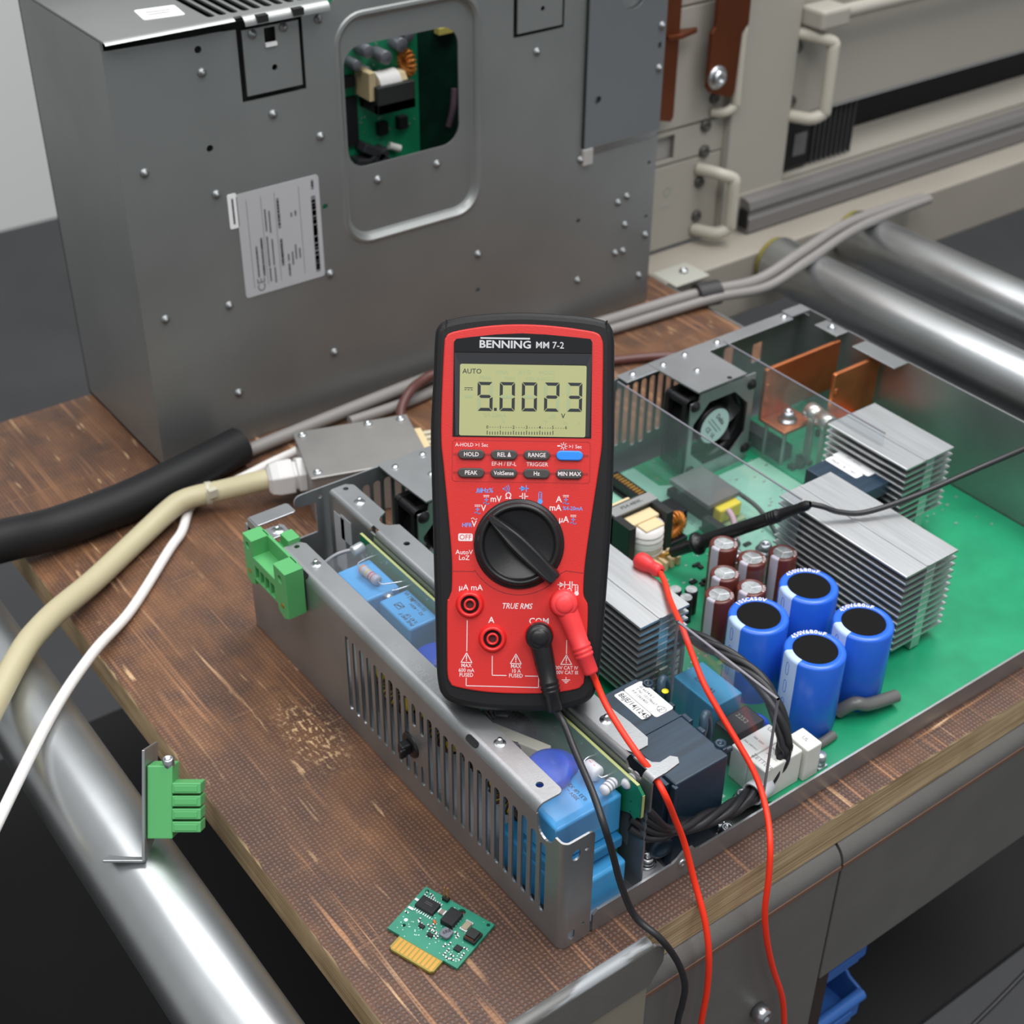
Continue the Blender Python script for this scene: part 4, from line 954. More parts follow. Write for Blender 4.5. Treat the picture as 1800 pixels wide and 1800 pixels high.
# --- heat sinks: stacked fins on a core, each fin a piece
def sink(x0, y0, x1, y1, z0, z1, pitch, core, ends=0.0):
    s = Q(B().box(*core), 'heat_sink', alu)
    f0 = None; n = int((z1 - z0) / pitch)
    for i in range(n + 1):
        z = z1 - i * pitch
        if f0 is None:
            b = B().box(x0, y0, -1.5, x1, y1, 0)
            if ends: b.cyl((x0, y1, -.75), (x0, y0, -.75), .9, 8)
            f0 = b.build('fin', alu, s); f0.location = (0, 0, z * K)
            # raised band along the top fin
            B().box(x0 + (x1 - x0) * .38, y0, 0, x0 + (x1 - x0) * .42, y1, .5).build('top_ridge', alu, s).location = (0, 0, z * K)
        else: dup(f0, s, (0, 0, z))
    return s
sink(131.4, 99.4, 167.6, 196, 18, 76, 5.0, (146, 99.6, 12, 153, 195.6, 75))
sink(287, 44, 332, 147, 20, 76, 5.0, (305, 44.3, 12, 313, 146.6, 75), 1)
sink(374.5, 120, 420, 189, 30, 76, 5.0, (394, 120.3, 12, 402, 188.6, 75), 1)
# mounting plates beside the first heat sink
Q(B().box(146, 96, 10, 152, 97.5, 40), 'heat_sink_bracket', mat('dull_plate', (.30, .31, .29), .45, .6), bevel=.3); Q(B().box(163, 97, 10, 165, 99, 46), 'heat_sink_bracket', mat('dull_plate', (.3, .31, .29), .45, .6))
# --- potted transformer with white label
tf = Q(B().box(79, 10, 2, 115.4, 83, 60), 'potted_transformer', potted, bevel=1.0)
B().box(79.5, 45.6, 60, 115.2, 46.6, 60.6).build('case_rib', potted, tf)
B().box(77.6, 8.6, 2, 80.2, 12, 59).box(76, 14, 2, 79, 80, 58).build('case_flange', potted, tf, bevel=.5)
for y0, y1 in ((14, 22), (30, 35), (40, 47), (54, 58), (70, 80)): B().box(115.4, y0, 46, 118.6, y1, 60).build('case_lug', potted, tf, bevel=.8)
for y in (18, 75): B().lathe([(0, .2), (1.4, .2), (1.5, 1.4), (3, 1.6), (3.2, 0)], (117, y, 60), (0, 0, 1), 14).build('case_bush', potted, tf)
B().cyl((118, 15.5, 57), (122, 15, 57), 1.6, 12).build('case_pin', potted, tf)
B().lathe([(0, 0), (8, 0), (8, 1.2), (5.6, 1.6), (5, .8), (0, .8)], (77, 24, 45), (-1, -.2, 0), 24).lathe([(0, 0), (7, 0), (7, 1.2), (4.4, 1.6), (4, .8), (0, .8)], (72, 9.2, 20), (-.2, -1, 0), 24).build('potting_plug', potted, tf)
LM = mxyz((0, -1, 0), (1, 0, 0), (0, 0, 1), (105.6, 66.5, 60.15))          # reads along -y
lb = B().plate(rrect(-12.8, -2.5, 14, 10.2, 1.5, 3), [], .3, LM).plate(rrect(-12.5, -9.6, 11, -2.9, 1.2, 3), [], .3, LM).build('white_label', sticker, tf)
t = B(); Z1 = LM @ Matrix.Translation((0, 0, .16))
for s_, y_ in (('EI 6634/6.1', 6.6), ('T.Nr. 10178667.1', 3.8), ('P.P.1365405', 1.0)): put_text(t, s_, Z1, 1.75, 3.6 - 13.2, y_, align='LEFT', bold=.01)
put_text(t, '86JE/14(1245)', Z1, 3.3, -11.4, -6.2, align='LEFT', bold=.05, sx=.88)
t.plate(circ(11, 4, 2.6, 20), [circ(11, 4, 2.3, 20)], .05, Z1); put_text(t, 'PIO', Z1, 1.8, 11, 4, bold=.03, rot=90)
t.build('label_print', ink, lb)
# dark blue leads of the transformer
for y, x in ((70, 122), (36, 122)):
    Q(B().tube(cr([(118, y - 2, 48), (120, y - 2, 58), (122, y, 63), (125, y + 1, 62), (128, y + 2, 52), (130, y + 3, 30), (131, y + 3, 10)]), 2.6, 10), 'transformer_lead', mat('slate_blue_lead', (.03, .06, .09), .4))
Q(B().lathe([(0, 0), (1.8, .3), (2, 1)], (119.5, 64, 61), (0, 0, 1), 10), 'yellow_paint_dot', mat('yellow_paint', (.7, .6, .02), .4))
# --- clear upright guard in front of the relays
Q(B().box(139.4, -1.2 + 5, 12, 140.2, 80, 90), 'clear_guard', clear)
Q(B().box(139.1, 3.4, 12, 140.5, 4.2, 90.3).box(139.1, 3.4, 89.6, 140.5, 80, 90.3).box(139.1, 79.3, 12, 140.5, 80.2, 90.3), 'guard_edge', cleardg)
# --- blue film capacitor, black film capacitor, disc
fc = bbox(149, 55, 10, 171, 88, 40, mat('teal_capacitor_case', (.025, .26, .46), .4), .8)
t = B(); put_text(t, '0,68MJ R2', mxyz((0, 1, 0), (-1, 0, 0), (0, 0, 1), (158, 72, 40.05)), 2.6, 0, 0, bold=.03, rot=180); t.build('capacitor_print', ink, fc)
bb = Q(B().box(148, 37, 10, 172, 52, 33), 'black_film_capacitor', blackp, bevel=1)
t = B(); put_text(t, '2252', mxyz((0, 1, 0), (-1, 0, 0), (0, 0, 1), (162, 45, 33.06)), 3, 0, 0, rot=180); t.build('capacitor_print', mat('dim_print', (.25, .24, .2), .5), bb)
disc((174, 44, 22), (1, .5, 0), 8, 4.5, 'disc_capacitor')
# --- white relays
def relay(x0, y0, x1, y1, txt):
    r_ = Q(B().box(x0, y0, 10, x1, y1, 33.6), 'relay', relayw, bevel=.9)
    t = B(); TM = mxyz((0, 1, 0), (-1, 0, 0), (0, 0, 1), ((x0 + x1) / 2, (y0 + y1) / 2, 33.65))
    for s_, dx, dy, sz in txt: put_text(t, s_, TM, sz, dx, dy, rot=180, bold=.02)
    t.build('relay_print', mat('relay_grey_print', (.2, .2, .2), .6), r_); return r_
relay(142.5, 7, 171, 19.6, (('ZETTLER', 0, 10, 2.6), ('AZ2150', 0, 3, 1.6), ('30A 240VAC', 0, -2, 1.3)))
relay(142.5, 20, 171, 33, (('30A 240VAC', 0, 6, 1.3), ('UL', 2, -11, 2.4), ('30A 250V', 0, 0, 1.3)))
relay(172.5, 5, 184, 20, (('UL', 0, 0, 2.4),))
Q(B().lathe([(3.3, 0), (3.3, 1), (2.9, 1.4), (3.3, 1.8), (3.3, 7.2), (2.9, 7.8), (0, 7.8)], (189, 8.5, 11.5), (0, 0, 1), 20).box(185.6, 5.2, 10, 192.4, 11.8, 11.5), 'chip_capacitor', mat('can_aluminium', (.5, .53, .56), .3, .7))
# terminal clip and screws by the transformer
Q(B().prism([(120, 34), (126, 34), (126, 30), (131, 30), (131, 22), (127, 22), (127, 20), (121, 20)], 10, 10.06), 'bare_pad', pcbpale)
Q(B().box(119, 31, 10, 128, 39, 18), 'terminal_clip', mat('tin_clip', (.4, .39, .36), .35, .8), bevel=.5)
for p in ((123, 36, 18), (135, 14, 12), (118.5, 7, 2), (118, 2.6 + 10, 1.6), (66, 12, 9)):
    b = B(); screw(b, p, (0, 0, 1), 4.0, 5.5, 18); b.lathe([(0, 0), (5.0, 0), (5.0, .8), (0, .8)], p, (0, 0, 1), 18); Q(b, 'cross_head_screw', chrome)
Q(B().box(56.5, 3, 1.6, 72, 20, 9).box(57, 19.5, 1.6, 72, 20.5, 24), 'corner_bracket', zinc, bevel=.6)
# --- big blue capacitors
def big_cap(x, y, h, txt):
    R = 17.4
    c = Q(B().lathe([(R * .97, 10), (R * .97, 12.5), (R, 13.5), (R, h - 1.6), (R - .5, h - .6), (R - 1.4, h), (12.8, h), (12.6, h - .5), (12.6, h - 1)], (x, y, 0), (0, 0, 1), 48), 'large_capacitor', bluecap)
    B().lathe([(0, 0), (12.7, 0)], (x, y, h - .55), (0, 0, 1), 40).build('capacitor_top', blackfelt, c)
    a0 = math.radians(147); a1 = math.radians(190)
    B().lathe([(R + .06, 13.6), (R + .06, h - 1.6), (R - .45, h - .55), (R - 1.4, h + .06), (12.9, h + .06)], (x, y, 0), (0, 0, 1), 8, a0=a0, a1=a1).build('polarity_stripe', bluestripe, c)
    b = B(); am = (a0 + a1) / 2
    for k in range(4):
        zc = h - 8 - 13 * k; pts = []
        for q in range(20):
            u = 1.2 * math.copysign(abs(math.cos(2 * math.pi * q / 20)) ** .8, math.cos(2 * math.pi * q / 20)); v = 4.4 * math.copysign(abs(math.sin(2 * math.pi * q / 20)) ** .5, math.sin(2 * math.pi * q / 20))
            pts.append((x + (R + .1) * math.cos(am + u / R), y + (R + .1) * math.sin(am + u / R), zc + v))
        b.tube(pts, .16, 5, closed=True)
    for dr in (13.4, 15.2): pass
    b.build('minus_marks', bluecap, c)
    t = B(); TM = Matrix.Translation((x, y, h + .02))
    arc_text(t, txt, TM, 2.9, 14.7, 100, -9.5, bold=.08); t.build('capacitor_print', white, c)
    return c
big_cap(208.6, 39.5, 64, '450V680uF'); big_cap(204.5, 79.8, 63.5, '105C450V'); big_cap(247.5, 82, 64, '450V680uF'); big_cap(248.5, 40.2, 64, '450V680uF')
Q(B().tube(cr([(183, 30, 12), (190, 22, 12), (200, 19, 12), (212, 19.5, 12)]), 3, 8), 'silicone_bead', glue); Q(B().tube(cr([(226, 30, 14), (232, 24, 22), (240, 20, 20), (262, 18, 16)]), 4, 8), 'silicone_bead', glue)
Q(B().lathe([(0, 0), (4, .5), (5, 12), (4.6, 30), (2.5, 42), (0, 44)], (228.5, 40, 10), (0, 0, 1), 14), 'silicone_bead', glue); Q(B().lathe([(0, 0), (4, .5), (5, 14), (4.2, 30), (0, 36)], (227, 64, 10), (0, 0, 1), 14), 'silicone_bead', glue)
# --- brown electrolytics with scored tops
def brown_cap(x, y, h, r=9.0):
    c = Q(B().lathe([(r * .96, 10), (r, 12), (r, h - 1.2), (r - .4, h - .4), (r - 1, h), (6.4, h), (6.3, h - .4)], (x, y, 0), (0, 0, 1), 32), 'brown_capacitor', brownsl)
    B().lathe([(0, 0), (6.4, 0)], (x, y, h - .35), (0, 0, 1), 28).build('can_top', tin, c)
    b = B()
    for a in (95, 215, 335): a = math.radians(a); b.cyl((x, y, h - .3), (x + 6 * math.cos(a), y + 6 * math.sin(a), h - .3), .28, 6)
    b.build('vent_score', mat('score_line', (.75, .76, .76), .35, .5), c)
    B().lathe([(r + .05, 12), (r + .05, h - 1.2), (r - .35, h - .35), (r - 1, h + .05), (6.6, h + .05)], (x, y, 0), (0, 0, 1), 8, a0=math.radians(166), a1=math.radians(206)).build('polarity_stripe', brownst, c)
    t = B(); arc_text(t, '450V', Matrix.Translation((x, y, h + .03)), 1.7, 7.6, -70, 14, bold=.03, flip=True); t.build('capacitor_print', white, c)
    return c
for x, y, h in ((249.7, 154.9, 50), (253.4, 133.5, 50), (273.1, 126.4, 50), (229, 132.2, 50), (232.5, 112.5, 50), (212.1, 118.8, 50)): brown_cap(x, y, h)
Q(B().lathe([(9.4, 10), (9.6, 40), (9.2, 46), (9, 46.5)], (253.4, 133.5, 0), (0, 0, 1), 24), 'clear_sleeve', clear)
for x, y in ((214, 148), (222, 152), (214, 158)):
    b = B().lathe([(4.2, 10), (4.2, 27), (3.6, 28), (0, 28)], (x, y, 0), (0, 0, 1), 20); o = Q(b, 'small_capacitor', mat('black_sleeve', (.02, .02, .022), .3))
    B().lathe([(0, 0), (3.7, 0)], (x, y, 28.06), (0, 0, 1), 20).build('can_top', tin, o)
# standoffs with bolts
for x, y, z in ((272, 164, 22), (287 - 8, 176, 24), (292, 158, 24)):
    o = Q(B().cyl((x, y, 10), (x, y, z), 5, 6, smooth=False), 'standoff', mat('brass_dull', (.35, .30, .16), .4, .6)); b = B(); screw(b, (x, y, z), (0, 0, 1), 4.6, 5.5, 18); b.lathe([(0, 0), (6.2, 0), (6.2, 1), (0, 1)], (x, y, z), (0, 0, 1), 20); b.build('standoff_bolt', chrome, o)
# --- transformers on the main board
T1 = Q(B().box(216, 222, 12, 254, 234, 44).box(216, 206, 12, 222, 234, 44).box(248, 206, 12, 254, 234, 44), 'switching_transformer', ferrite, bevel=.6)
B().box(217, 221.6, 44, 253.6, 231, 45.2).build('core_label', mat('grey_core_label', (.24, .245, .24), .45), T1)
t = B(); put_text(t, 'P54-480K.', mxyz((1, 0, 0), (0, 1, 0), (0, 0, 1), (235, 226.5, 45.25)), 3, 0, 0, bold=.03); t.build('core_print', ink, T1)
B().lathe([(0, 0), (11.6, 0), (11.6, 24), (0, 24)], (235, 211, 14), (0, 0, 1), 28).build('transformer_winding', tapew, T1)
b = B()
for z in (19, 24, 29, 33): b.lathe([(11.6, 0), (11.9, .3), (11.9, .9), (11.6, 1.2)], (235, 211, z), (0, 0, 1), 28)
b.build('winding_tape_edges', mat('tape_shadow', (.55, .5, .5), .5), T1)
B().box(224, 212, 38, 247, 222, 41).box(228, 203, 38, 244, 213, 39.6).box(222, 232, 40, 240, 236, 44).build('bobbin_top', cream, T1, bevel=.8)
b = B().box(220, 196, 10, 252, 206, 14)
for i in range(6): b.box(221 + 5.3 * i, 192, 10, 224 + 5.3 * i, 204, 17)
b.build('bobbin_base', cream, T1, bevel=.6)
def small_toroid(x, y):
    o = Q(B().box(x - 8, y - 7, 10, x + 8, y + 5, 16), 'small_choke', blackp, bevel=.6); c = Vector((x, y, 24)); w_ = B()
    for i in range(18):
        t_ = math.pi * 2 * i / 18; d = Vector((math.cos(t_), 0, math.sin(t_)))
        w_.tube([c + d * 6.6 + (d * math.cos(q) + Vector((0, 1, 0)) * math.sin(q)) * 3.4 for q in [2 * math.pi * j / 8 for j in range(8)]], 1.05, 6, closed=True)
    w_.build('choke_wire', wirecu, o)
small_toroid(262, 214)
cn = Q(B().box(270, 250, 10, 279, 292, 19).box(268, 248, 10, 281, 294, 12), 'edge_connector', blackp, bevel=.5)
b = B()
for i in range(12): b.box(272, 254 + 3 * i, 19, 277, 255.6 + 3 * i, 19.3)
b.build('gold_contacts', gold, cn)
T2 = Q(B().box(292, 212, 25, 322, 252, 29), 'flat_transformer', ferriteg, bevel=.8)
B().box(295, 215, 10, 319, 249, 25).build('transformer_core', ferrite, T2); B().box(298, 206, 14, 318, 214, 25).build('yellow_winding_tape', tapey, T2, bevel=1.5); B().box(288, 203, 10, 320, 209, 13).build('bobbin_base', mat('pale_green_base', (.3, .4, .22), .5), T2)
Q(B().tube(cr([(304, 205, 24), (302, 198, 22), (298, 190, 16), (294, 184, 10)]), 2.2, 8), 'pink_sleeve_lead', mat('pink_sleeve', (.55, .36, .40), .5))
Q(B().tube(cr([(322, 214, 26), (327, 200, 20), (325, 182, 14), (322, 172, 10)]), 1.6, 8), 'grey_lead', blackc)
Q(B().box(266, 222, 10, 283, 240, 24), 'dark_component', chip, bevel=1); Q(B().box(286.5, 190, 10, 293, 212, 22), 'dark_component', chip, bevel=1); Q(B().box(296, 232, 10, 312, 258, 16), 'dark_component', chip, bevel=1); Q(B().box(390, 240, 10, 402, 290, 22), 'dark_component', chip, bevel=1)
# --- labelled black choke at the right, copper bus bars, fuse
bk = Q(B().box(341, 132, 50, 392, 175, 60).box(341, 132, 10, 346, 175, 50).box(387, 132, 10, 392, 175, 50).box(341, 150, 10, 392, 175, 50), 'boxed_choke', potted, bevel=.8)
lb = B().plate(rrect(-16, -4, 16, 13, 1.5, 3), [], .3, mxyz((0, -1, 0), (1, 0, 0), (0, 0, 1), (371, 160, 60.2))).plate(rrect(-15, -12, 13, -4.6, 1.5, 3), [], .3, mxyz((0, -1, 0), (1, 0, 0), (0, 0, 1), (371, 160, 60.2))).build('white_label', sticker, bk)
t = B(); Z1 = mxyz((0, -1, 0), (1, 0, 0), (0, 0, 1), (371, 160, 60.4))
for s_, y_ in (('EI 6634/6.1', 9), ('T.Nr. 10178667.1', 5.6), ('P.P.1365405', 2.2)): put_text(t, s_, Z1, 1.8, -2, y_, bold=.01)
put_text(t, '86JE/14(1245)', Z1, 3.2, -1, -8.4, bold=.04, sx=.85); t.build('label_print', inkgrey, lb)
Q(B().lathe([(0, 0), (8, 1), (10, 8), (6, 14), (0, 16)], (352, 142, 22), (.2, -1, .6), 16), 'blue_potting', mat('blue_white_resin', (.06, .13, .20), .3, col2=(.40, .46, .52), scale=60, vlo=.5, vhi=.62))
def bus(x0, y0, x1, zt, zb):
    c = Q(B().prism([(x0, zb), (x1, zb), (x1, zt), (x0 + 1, zt), (x0, zt - 1)], 0, 3.2, MY(y0 + 3.2)), 'copper_bus_bar', copper, bevel=.8)
    B().box(x0, y0 - 24, zb - 3, x0 + 30, y0 + 3.2, zb).build('bus_bar_foot', copper, c, bevel=.8)
    b = B(); screw(b, (x0 + 14, y0 - 13, zb), (0, 0, 1), 5, 8, 20); b.lathe([(0, 0), (7, 0), (7, 1.4), (5.6, 1.5), (5.6, 2.6), (0, 2.6)], (x0 + 14, y0 - 13, zb), (0, 0, 1), 20); b.build('bus_bar_bolt', chrome, c)
    B().cyl((x0 + 4, y0 - 21, 10), (x0 + 4, y0 - 21, zb - 3), 1.4, 8).cyl((x0 + 4, y0 - 3, 10), (x0 + 4, y0 - 3, zb - 3), 1.4, 8).build('bus_bar_pin', mat('tin_clip', (.4, .39, .36), .35, .8), c)
    B().lathe([(0, 1), (1.6, .8), (2.2, 0)], (x0 + 3, y0, zt - 14), (0, -1, 0), 12).build('bus_bar_rivet', copper, c)
bus(386, 260, 462, 80, 40); bus(421, 227, 468, 80, 40)
fs = Q(B().lathe([(0, 0), (6.6, 0), (7, .5), (7, 9), (6.2, 9.6), (6.2, 13), (7, 13.6), (7, 24), (6.6, 24.6), (0, 24.6)], (413, 239, 48), (-.15, -1, 0), 24), 'cylinder_fuse', mat('nickel_fuse', (.66, .64, .58), .28, .85))
B().box(404, 226, 10, 406, 232, 46).box(404, 216, 10, 406, 219, 44).build('fuse_clip', mat('tin_clip', (.4, .39, .36), .35, .8), fs)
# --- black wire bundle from the bay to the clamp, up over to the heat sink
def wire(pts, r=1.9): return Q(B().tube(cr(pts), r, 8), 'black_wire', blackc)
for i in range(4):
    ph = i * math.pi / 2; base = [(52, 12, 66 - 7 * i), (58, 5, 58 - 6 * i), (66, 2.6 - i * .4, 45 - 2.0 * i), (76, 3, 36), (88, 4, 31), (101, 4.5, 27.5), (114, 5, 24), (126, 7, 21), (137, 9, 19), (146, 11, 19), (154, 11, 24), (159, 11, 32), (161.5, 13, 42), (163, 22, 55), (164, 34, 63), (164, 48, 66), (163, 62, 66), (162, 75, 65), (162, 88, 62), (164, 97, 56), (166, 104, 48)]
    dense = cr(base, 6); pts = []
    for j, p in enumerate(dense):
        s_ = min(1, max(0, (j - 14) / 12)); e_ = 2.6 * s_
        tan = (dense[min(j + 1, len(dense) - 1)] - dense[max(j - 1, 0)]).normalized(); up = Vector((0, 0, 1)); a_ = tan.cross(up).normalized() if abs(tan.z) < .95 else Vector((1, 0, 0)); b_ = a_.cross(tan)
        an = ph + j * .19; pts.append(p + (a_ * math.cos(an) + b_ * math.sin(an)) * e_)
    o = Q(B().tube(pts, 2.25, 8), 'black_wire', blackc)
cl = Q(B().lathe([(6.4, -6), (6.4, 6), (5.4, 6), (5.4, -6), (6.4, -6)], (142.5, 9.7, 19), (1, .15, -.05), 28), 'nylon_cable_clamp', nylon)
B().box(131, 10, 10.4, 143, 18, 13).build('clamp_foot', nylon, cl, bevel=1)
# ------------------------------------------------------------------ digital multimeter leaning on its stand
MU = Vector((0.79875, -0.60165, -0.00366)); MV = Vector((0.31454, 0.41239, 0.85499)); MW = Vector((-0.51289, -0.68407, 0.51864))
MO = Vector((23.905, 71.36, 94.0))
mm = thing('multimeter', 'red and black handheld digital multimeter reading 5.0023 leaning upright on the open unit', 'multimeter', mx=mxyz(MU, MV, MW, MO))
def R_(b, name, m, parent=None, **kw): return b.build(name, m, parent or mm, **kw)
right_side = [(20, 0.0), (33, 3.2), (38.6, 7.2), (40.8, 13), (41.9, 22), (43.6, 45), (45.0, 70), (46.4, 100), (46.8, 130), (46.5, 150), (46.1, 170), (45.7, 184), (44.2, 190), (40.5, 193.3), (30, 195.2), (15, 196.2)]
left_side = [(-13, 196.0), (-27, 194.4), (-37, 192), (-40.8, 188.8), (-42.1, 183), (-42.6, 165), (-43.5, 143), (-43.4, 128), (-42.3, 100), (-41.2, 70), (-40.2, 45), (-39.3, 22), (-38.4, 13), (-36.6, 7.4), (-31.5, 3.2), (-18, .2)]
HO = smooth2([(1.2, -.7)] + right_side + [(1.2, 196.6)] + left_side, 4)
def inset(P, d, cx=1.4, y0=0, y1=196):
    n = len(P); out = []
    for i in range(n):
        a = Vector(P[i - 1]); c = Vector(P[(i + 1) % n]); t = (c - a); t.normalize(); out.append((P[i][0] - t.y * d, P[i][1] + t.x * d))
    return out
lv = [(0.0, 3.6, 0), (-0.5, 1.8, 0), (-1.8, .5, 0), (-4, 0, 0), (-14, .2, 0), (-30, 1.0, 6), (-36, 3.0, 10), (-38.5, 6.5, 12.5)]
b = B(); prev = None
for z, d, lift in lv:
    q = [(x, y + (lift * max(0, (60 - y) / 60) ** 1.2), z) for x, y in inset(HO, d)]
    if prev: b.loft(q, prev)
    else: b.add(q, [tuple(range(len(q)))])
    prev = q
b.add(prev, [tuple(reversed(range(len(prev))))])
hol = R_(b, 'rubber_holster', blackr)
b = B()
for x, y0, y1 in ((-36.8, 187, 192.3), (41.6, 187.5, 193.2)): b.box(x, y0, -8, x + .5, y1, .15)
b.build('holster_groove', darkgap, hol)
# red front shell
RO = [(0, 8.9), (18, 9.5), (30, 11.6), (32.9, 13.6), (34.2, 17.5), (35.1, 40), (35.2, 52.6), (34.4, 55.4), (33.2, 57.8), (32.8, 62), (33.4, 75), (36.2, 98), (39.6, 124), (40.5, 134), (40.4, 150), (40.2, 178), (39.4, 184), (37, 187), (30, 188.4), (16, 190), (1, 190.6), (-14, 189.8), (-27, 187.8), (-34.5, 185.9), (-36.6, 183.6), (-37.4, 179), (-38.3, 150), (-38.2, 133), (-37, 122), (-34.4, 98), (-32.3, 76), (-32.1, 62), (-32.5, 58.6), (-33.6, 55.6), (-34.3, 52.6), (-34, 30), (-33.6, 18), (-32.2, 13.8), (-29.5, 11.8), (-16, 9.6)]
shell = R_(B().plate(smooth2(RO, 3), [], 3.0, MZ(-.3), bev=.7), 'red_front_shell', redp)
ZF = 1.2                                                   # level of the red front
# display frame
BZ = [(-32.6, 135.6), (35.1, 135.8), (34.7, 182.5), (33.8, 184.0), (24, 184.9), (12, 185.8), (0.5, 186.2), (-12, 185.5), (-24, 184.1), (-31.4, 183.0), (-32.5, 181.6)]
bz = R_(B().plate(BZ, [], .5, MZ(ZF + .15)), 'display_frame', blackg)
B().plate([(-32.2, 176.7), (34.6, 177.1), (34.5, 182.3), (33.6, 183.8), (24, 184.7), (12, 185.6), (0.5, 186), (-12, 185.3), (-24, 183.9), (-31.2, 182.8), (-32.2, 181.4)], [], 1.0, MZ(ZF + .7)).build('brand_strip', blackg, bz)
b = B(); dk = mat('dark_grey_bevel', (.030, .032, .036), .3)
b.add([(-32.2, 176.4, ZF + 1.15), (34.6, 176.8, ZF + 1.15), (31.7, 171.4, ZF + .45), (-29.4, 170.9, ZF + .45)], [(0, 3, 2, 1)])
b.add([(-32.2, 176.4, ZF + 1.15), (-29.4, 170.9, ZF + .45), (-29.6, 136.2, ZF + .45), (-31.2, 136.2, ZF + .8)], [(0, 3, 2, 1)])
b.add([(34.6, 176.8, ZF + 1.15), (34.2, 136.4, ZF + .8), (32.4, 136.4, ZF + .45), (31.8, 171.3, ZF + .45)], [(0, 3, 2, 1)])
b.build('frame_bevel', dk, bz)
b = B(); line2(b, MZ(ZF + .42), [(-32.1, 176.5), (34.6, 176.9)], .35); b.build('frame_red_line', mat('dark_red_line', (.10, .01, .012), .5), bz)
LC = R_(B().plate(rrect(-29.4, 136.2, 32.2, 171.0, .8, 3), [], .2, MZ(ZF + .5)), 'lcd', lcd)
# segments
ZL = MZ(ZF + .61); on = B(); off = B()
SEG = {'5': 'afgcd', '0': 'abcdef', '2': 'abged', '3': 'abgcd'}
def digit(x, y, w_, h, ch):
    t = 1.5; g = .26; sl = 0.0; H2 = h / 2
    def poly(pts, lit): (on if lit else off).prism([(x + px, y + py) for px, py in pts], 0, .05, ZL)
    s = SEG[ch]
    poly([(g, h), (w_ - g, h), (w_ - t - g * .4, h - t), (t + g * .4, h - t)], 'a' in s)
    poly([(g, 0), (t + g * .4, t), (w_ - t - g * .4, t), (w_ - g, 0)], 'd' in s)
    poly([(t * .35 + g, H2), (t + g * .5, H2 + t / 2), (w_ - t - g * .5, H2 + t / 2), (w_ - t * .35 - g, H2), (w_ - t - g * .5, H2 - t / 2), (t + g * .5, H2 - t / 2)], 'g' in s)
    poly([(0, h - g), (t, h - t - g), (t, H2 + t / 2 + g), (0, H2 + g)], 'f' in s)
    poly([(w_, h - g), (w_, H2 + g), (w_ - t, H2 + t / 2 + g), (w_ - t, h - t - g)], 'b' in s)
    poly([(0, g), (0, H2 - g), (t, H2 - t / 2 - g), (t, t + g)], 'e' in s)
    poly([(w_, g), (w_ - t, t + g), (w_ - t, H2 - t / 2 - g), (w_, H2 - g)], 'c' in s)
for x, ch in ((-20.7, '5'), (-9.9, '0'), (.9, '0'), (11.8, '2'), (22.9, '3')): digit(x, 148.3 + .006 * (x + 20), 7.4, 14.1, ch)
on.box(-12.6, 148.4, ZF + .61, -11.2, 149.9, ZF + .66)
put_text(on, 'AUTO', ZL, 2.3, -23.5, 167.4, bold=.02); put_text(on, 'V', ZL, 2.2, 21.2, 146.3, bold=.05)
line2(on, ZL, [(-27, 159.4), (-23.2, 159.4)], .3)
for x in (-26.6, -25.1, -23.6): line2(on, ZL, [(x - .35, 158.5), (x + .35, 158.5)], .3)
for i in range(7): put_text(on, str(i), ZL, 1.5, -15.7 + 6.4 * i, 140.4 + .06 * i, bold=.02)
for i in range(30):
    if i % 5: on.box(-15.8 + 1.28 * i, 140.3, ZF + .61, -15.45 + 1.28 * i, 140.6, ZF + .65)
for i in range(26):
    h = 2.0 if i % 5 == 0 else 1.45; on.box(-15.9 + 1.283 * i, 136.8 + .015 * i, ZF + .61, -15.55 + 1.283 * i, 136.8 + h + .015 * i, ZF + .65)
for s_, x, y, sz in (('AVG', 2.2, 167.4, 2.1), ('MMA', -9, 167.2, 1.9), ('HOLD', 13, 167.4, 1.9), ('PEAK', -17, 164.4, 1.7), ('MAX', -5, 164.4, 1.7), ('MIN A-HOLD', 10, 164.4, 1.7), ('%4-20mA', -12.2, 146.3, 2.0), ('dB', 15.8, 146, 2.2), ('°F', 12.4, 143.2, 1.9), ('%', -8, 143.4, 1.9), ('m', 22.5, 143, 1.9), ('A', 28.8, 143, 1.9)): put_text(off, s_, ZL, sz, x, y)
off.box(-27, 154.6, ZF + .61, -23, 155.8, ZF + .64)
on.build('dark_segments', lcdink, LC); off.build('pale_segments', lcdghost, LC)
# buttons
b = B()
for yy in (127.1, 118.2): line2(b, MZ(ZF - .02), [(-31.6, yy - .2), (33.4, yy)], 1.2, .1)
pts = rrect(-32.6, 113.7, 34.8, 133.9, 1.5, 3); line2(b, MZ(ZF - .02), pts + pts[:1], .3, .08)
R_(b, 'button_groove', mat('shaded_red_groove', (.36, .010, .012), .5), shell)
pw = B(); pb = B(); ps_ = B()
for row, (yy, names) in enumerate(((127.1, ('HOLD', 'REL \u2206', 'RANGE', '')), (118.1, ('PEAK', 'VoltSense', 'Hz', 'MIN MAX')))):
    for i, nm in enumerate(names):
        x = (-23.3, -7.3, 8.7, 24.7)[i]; y = yy + .003 * x
        k = R_(B().plate(rrect(x - 6.5, y - 2.35, x + 6.5, y + 2.35, 2.3, 5), [], 2.0, MZ(ZF + .8), bev=.6), 'button', bluek if nm == '' else greyk)
        if nm:
            t = B(); put_text(t, nm, MZ(ZF + 1.83), 2.0 if nm != 'VoltSense' else 1.95, x, y, bold=.035, sx=.92 if len(nm) < 8 else .86); t.build('button_lettering', white, k)
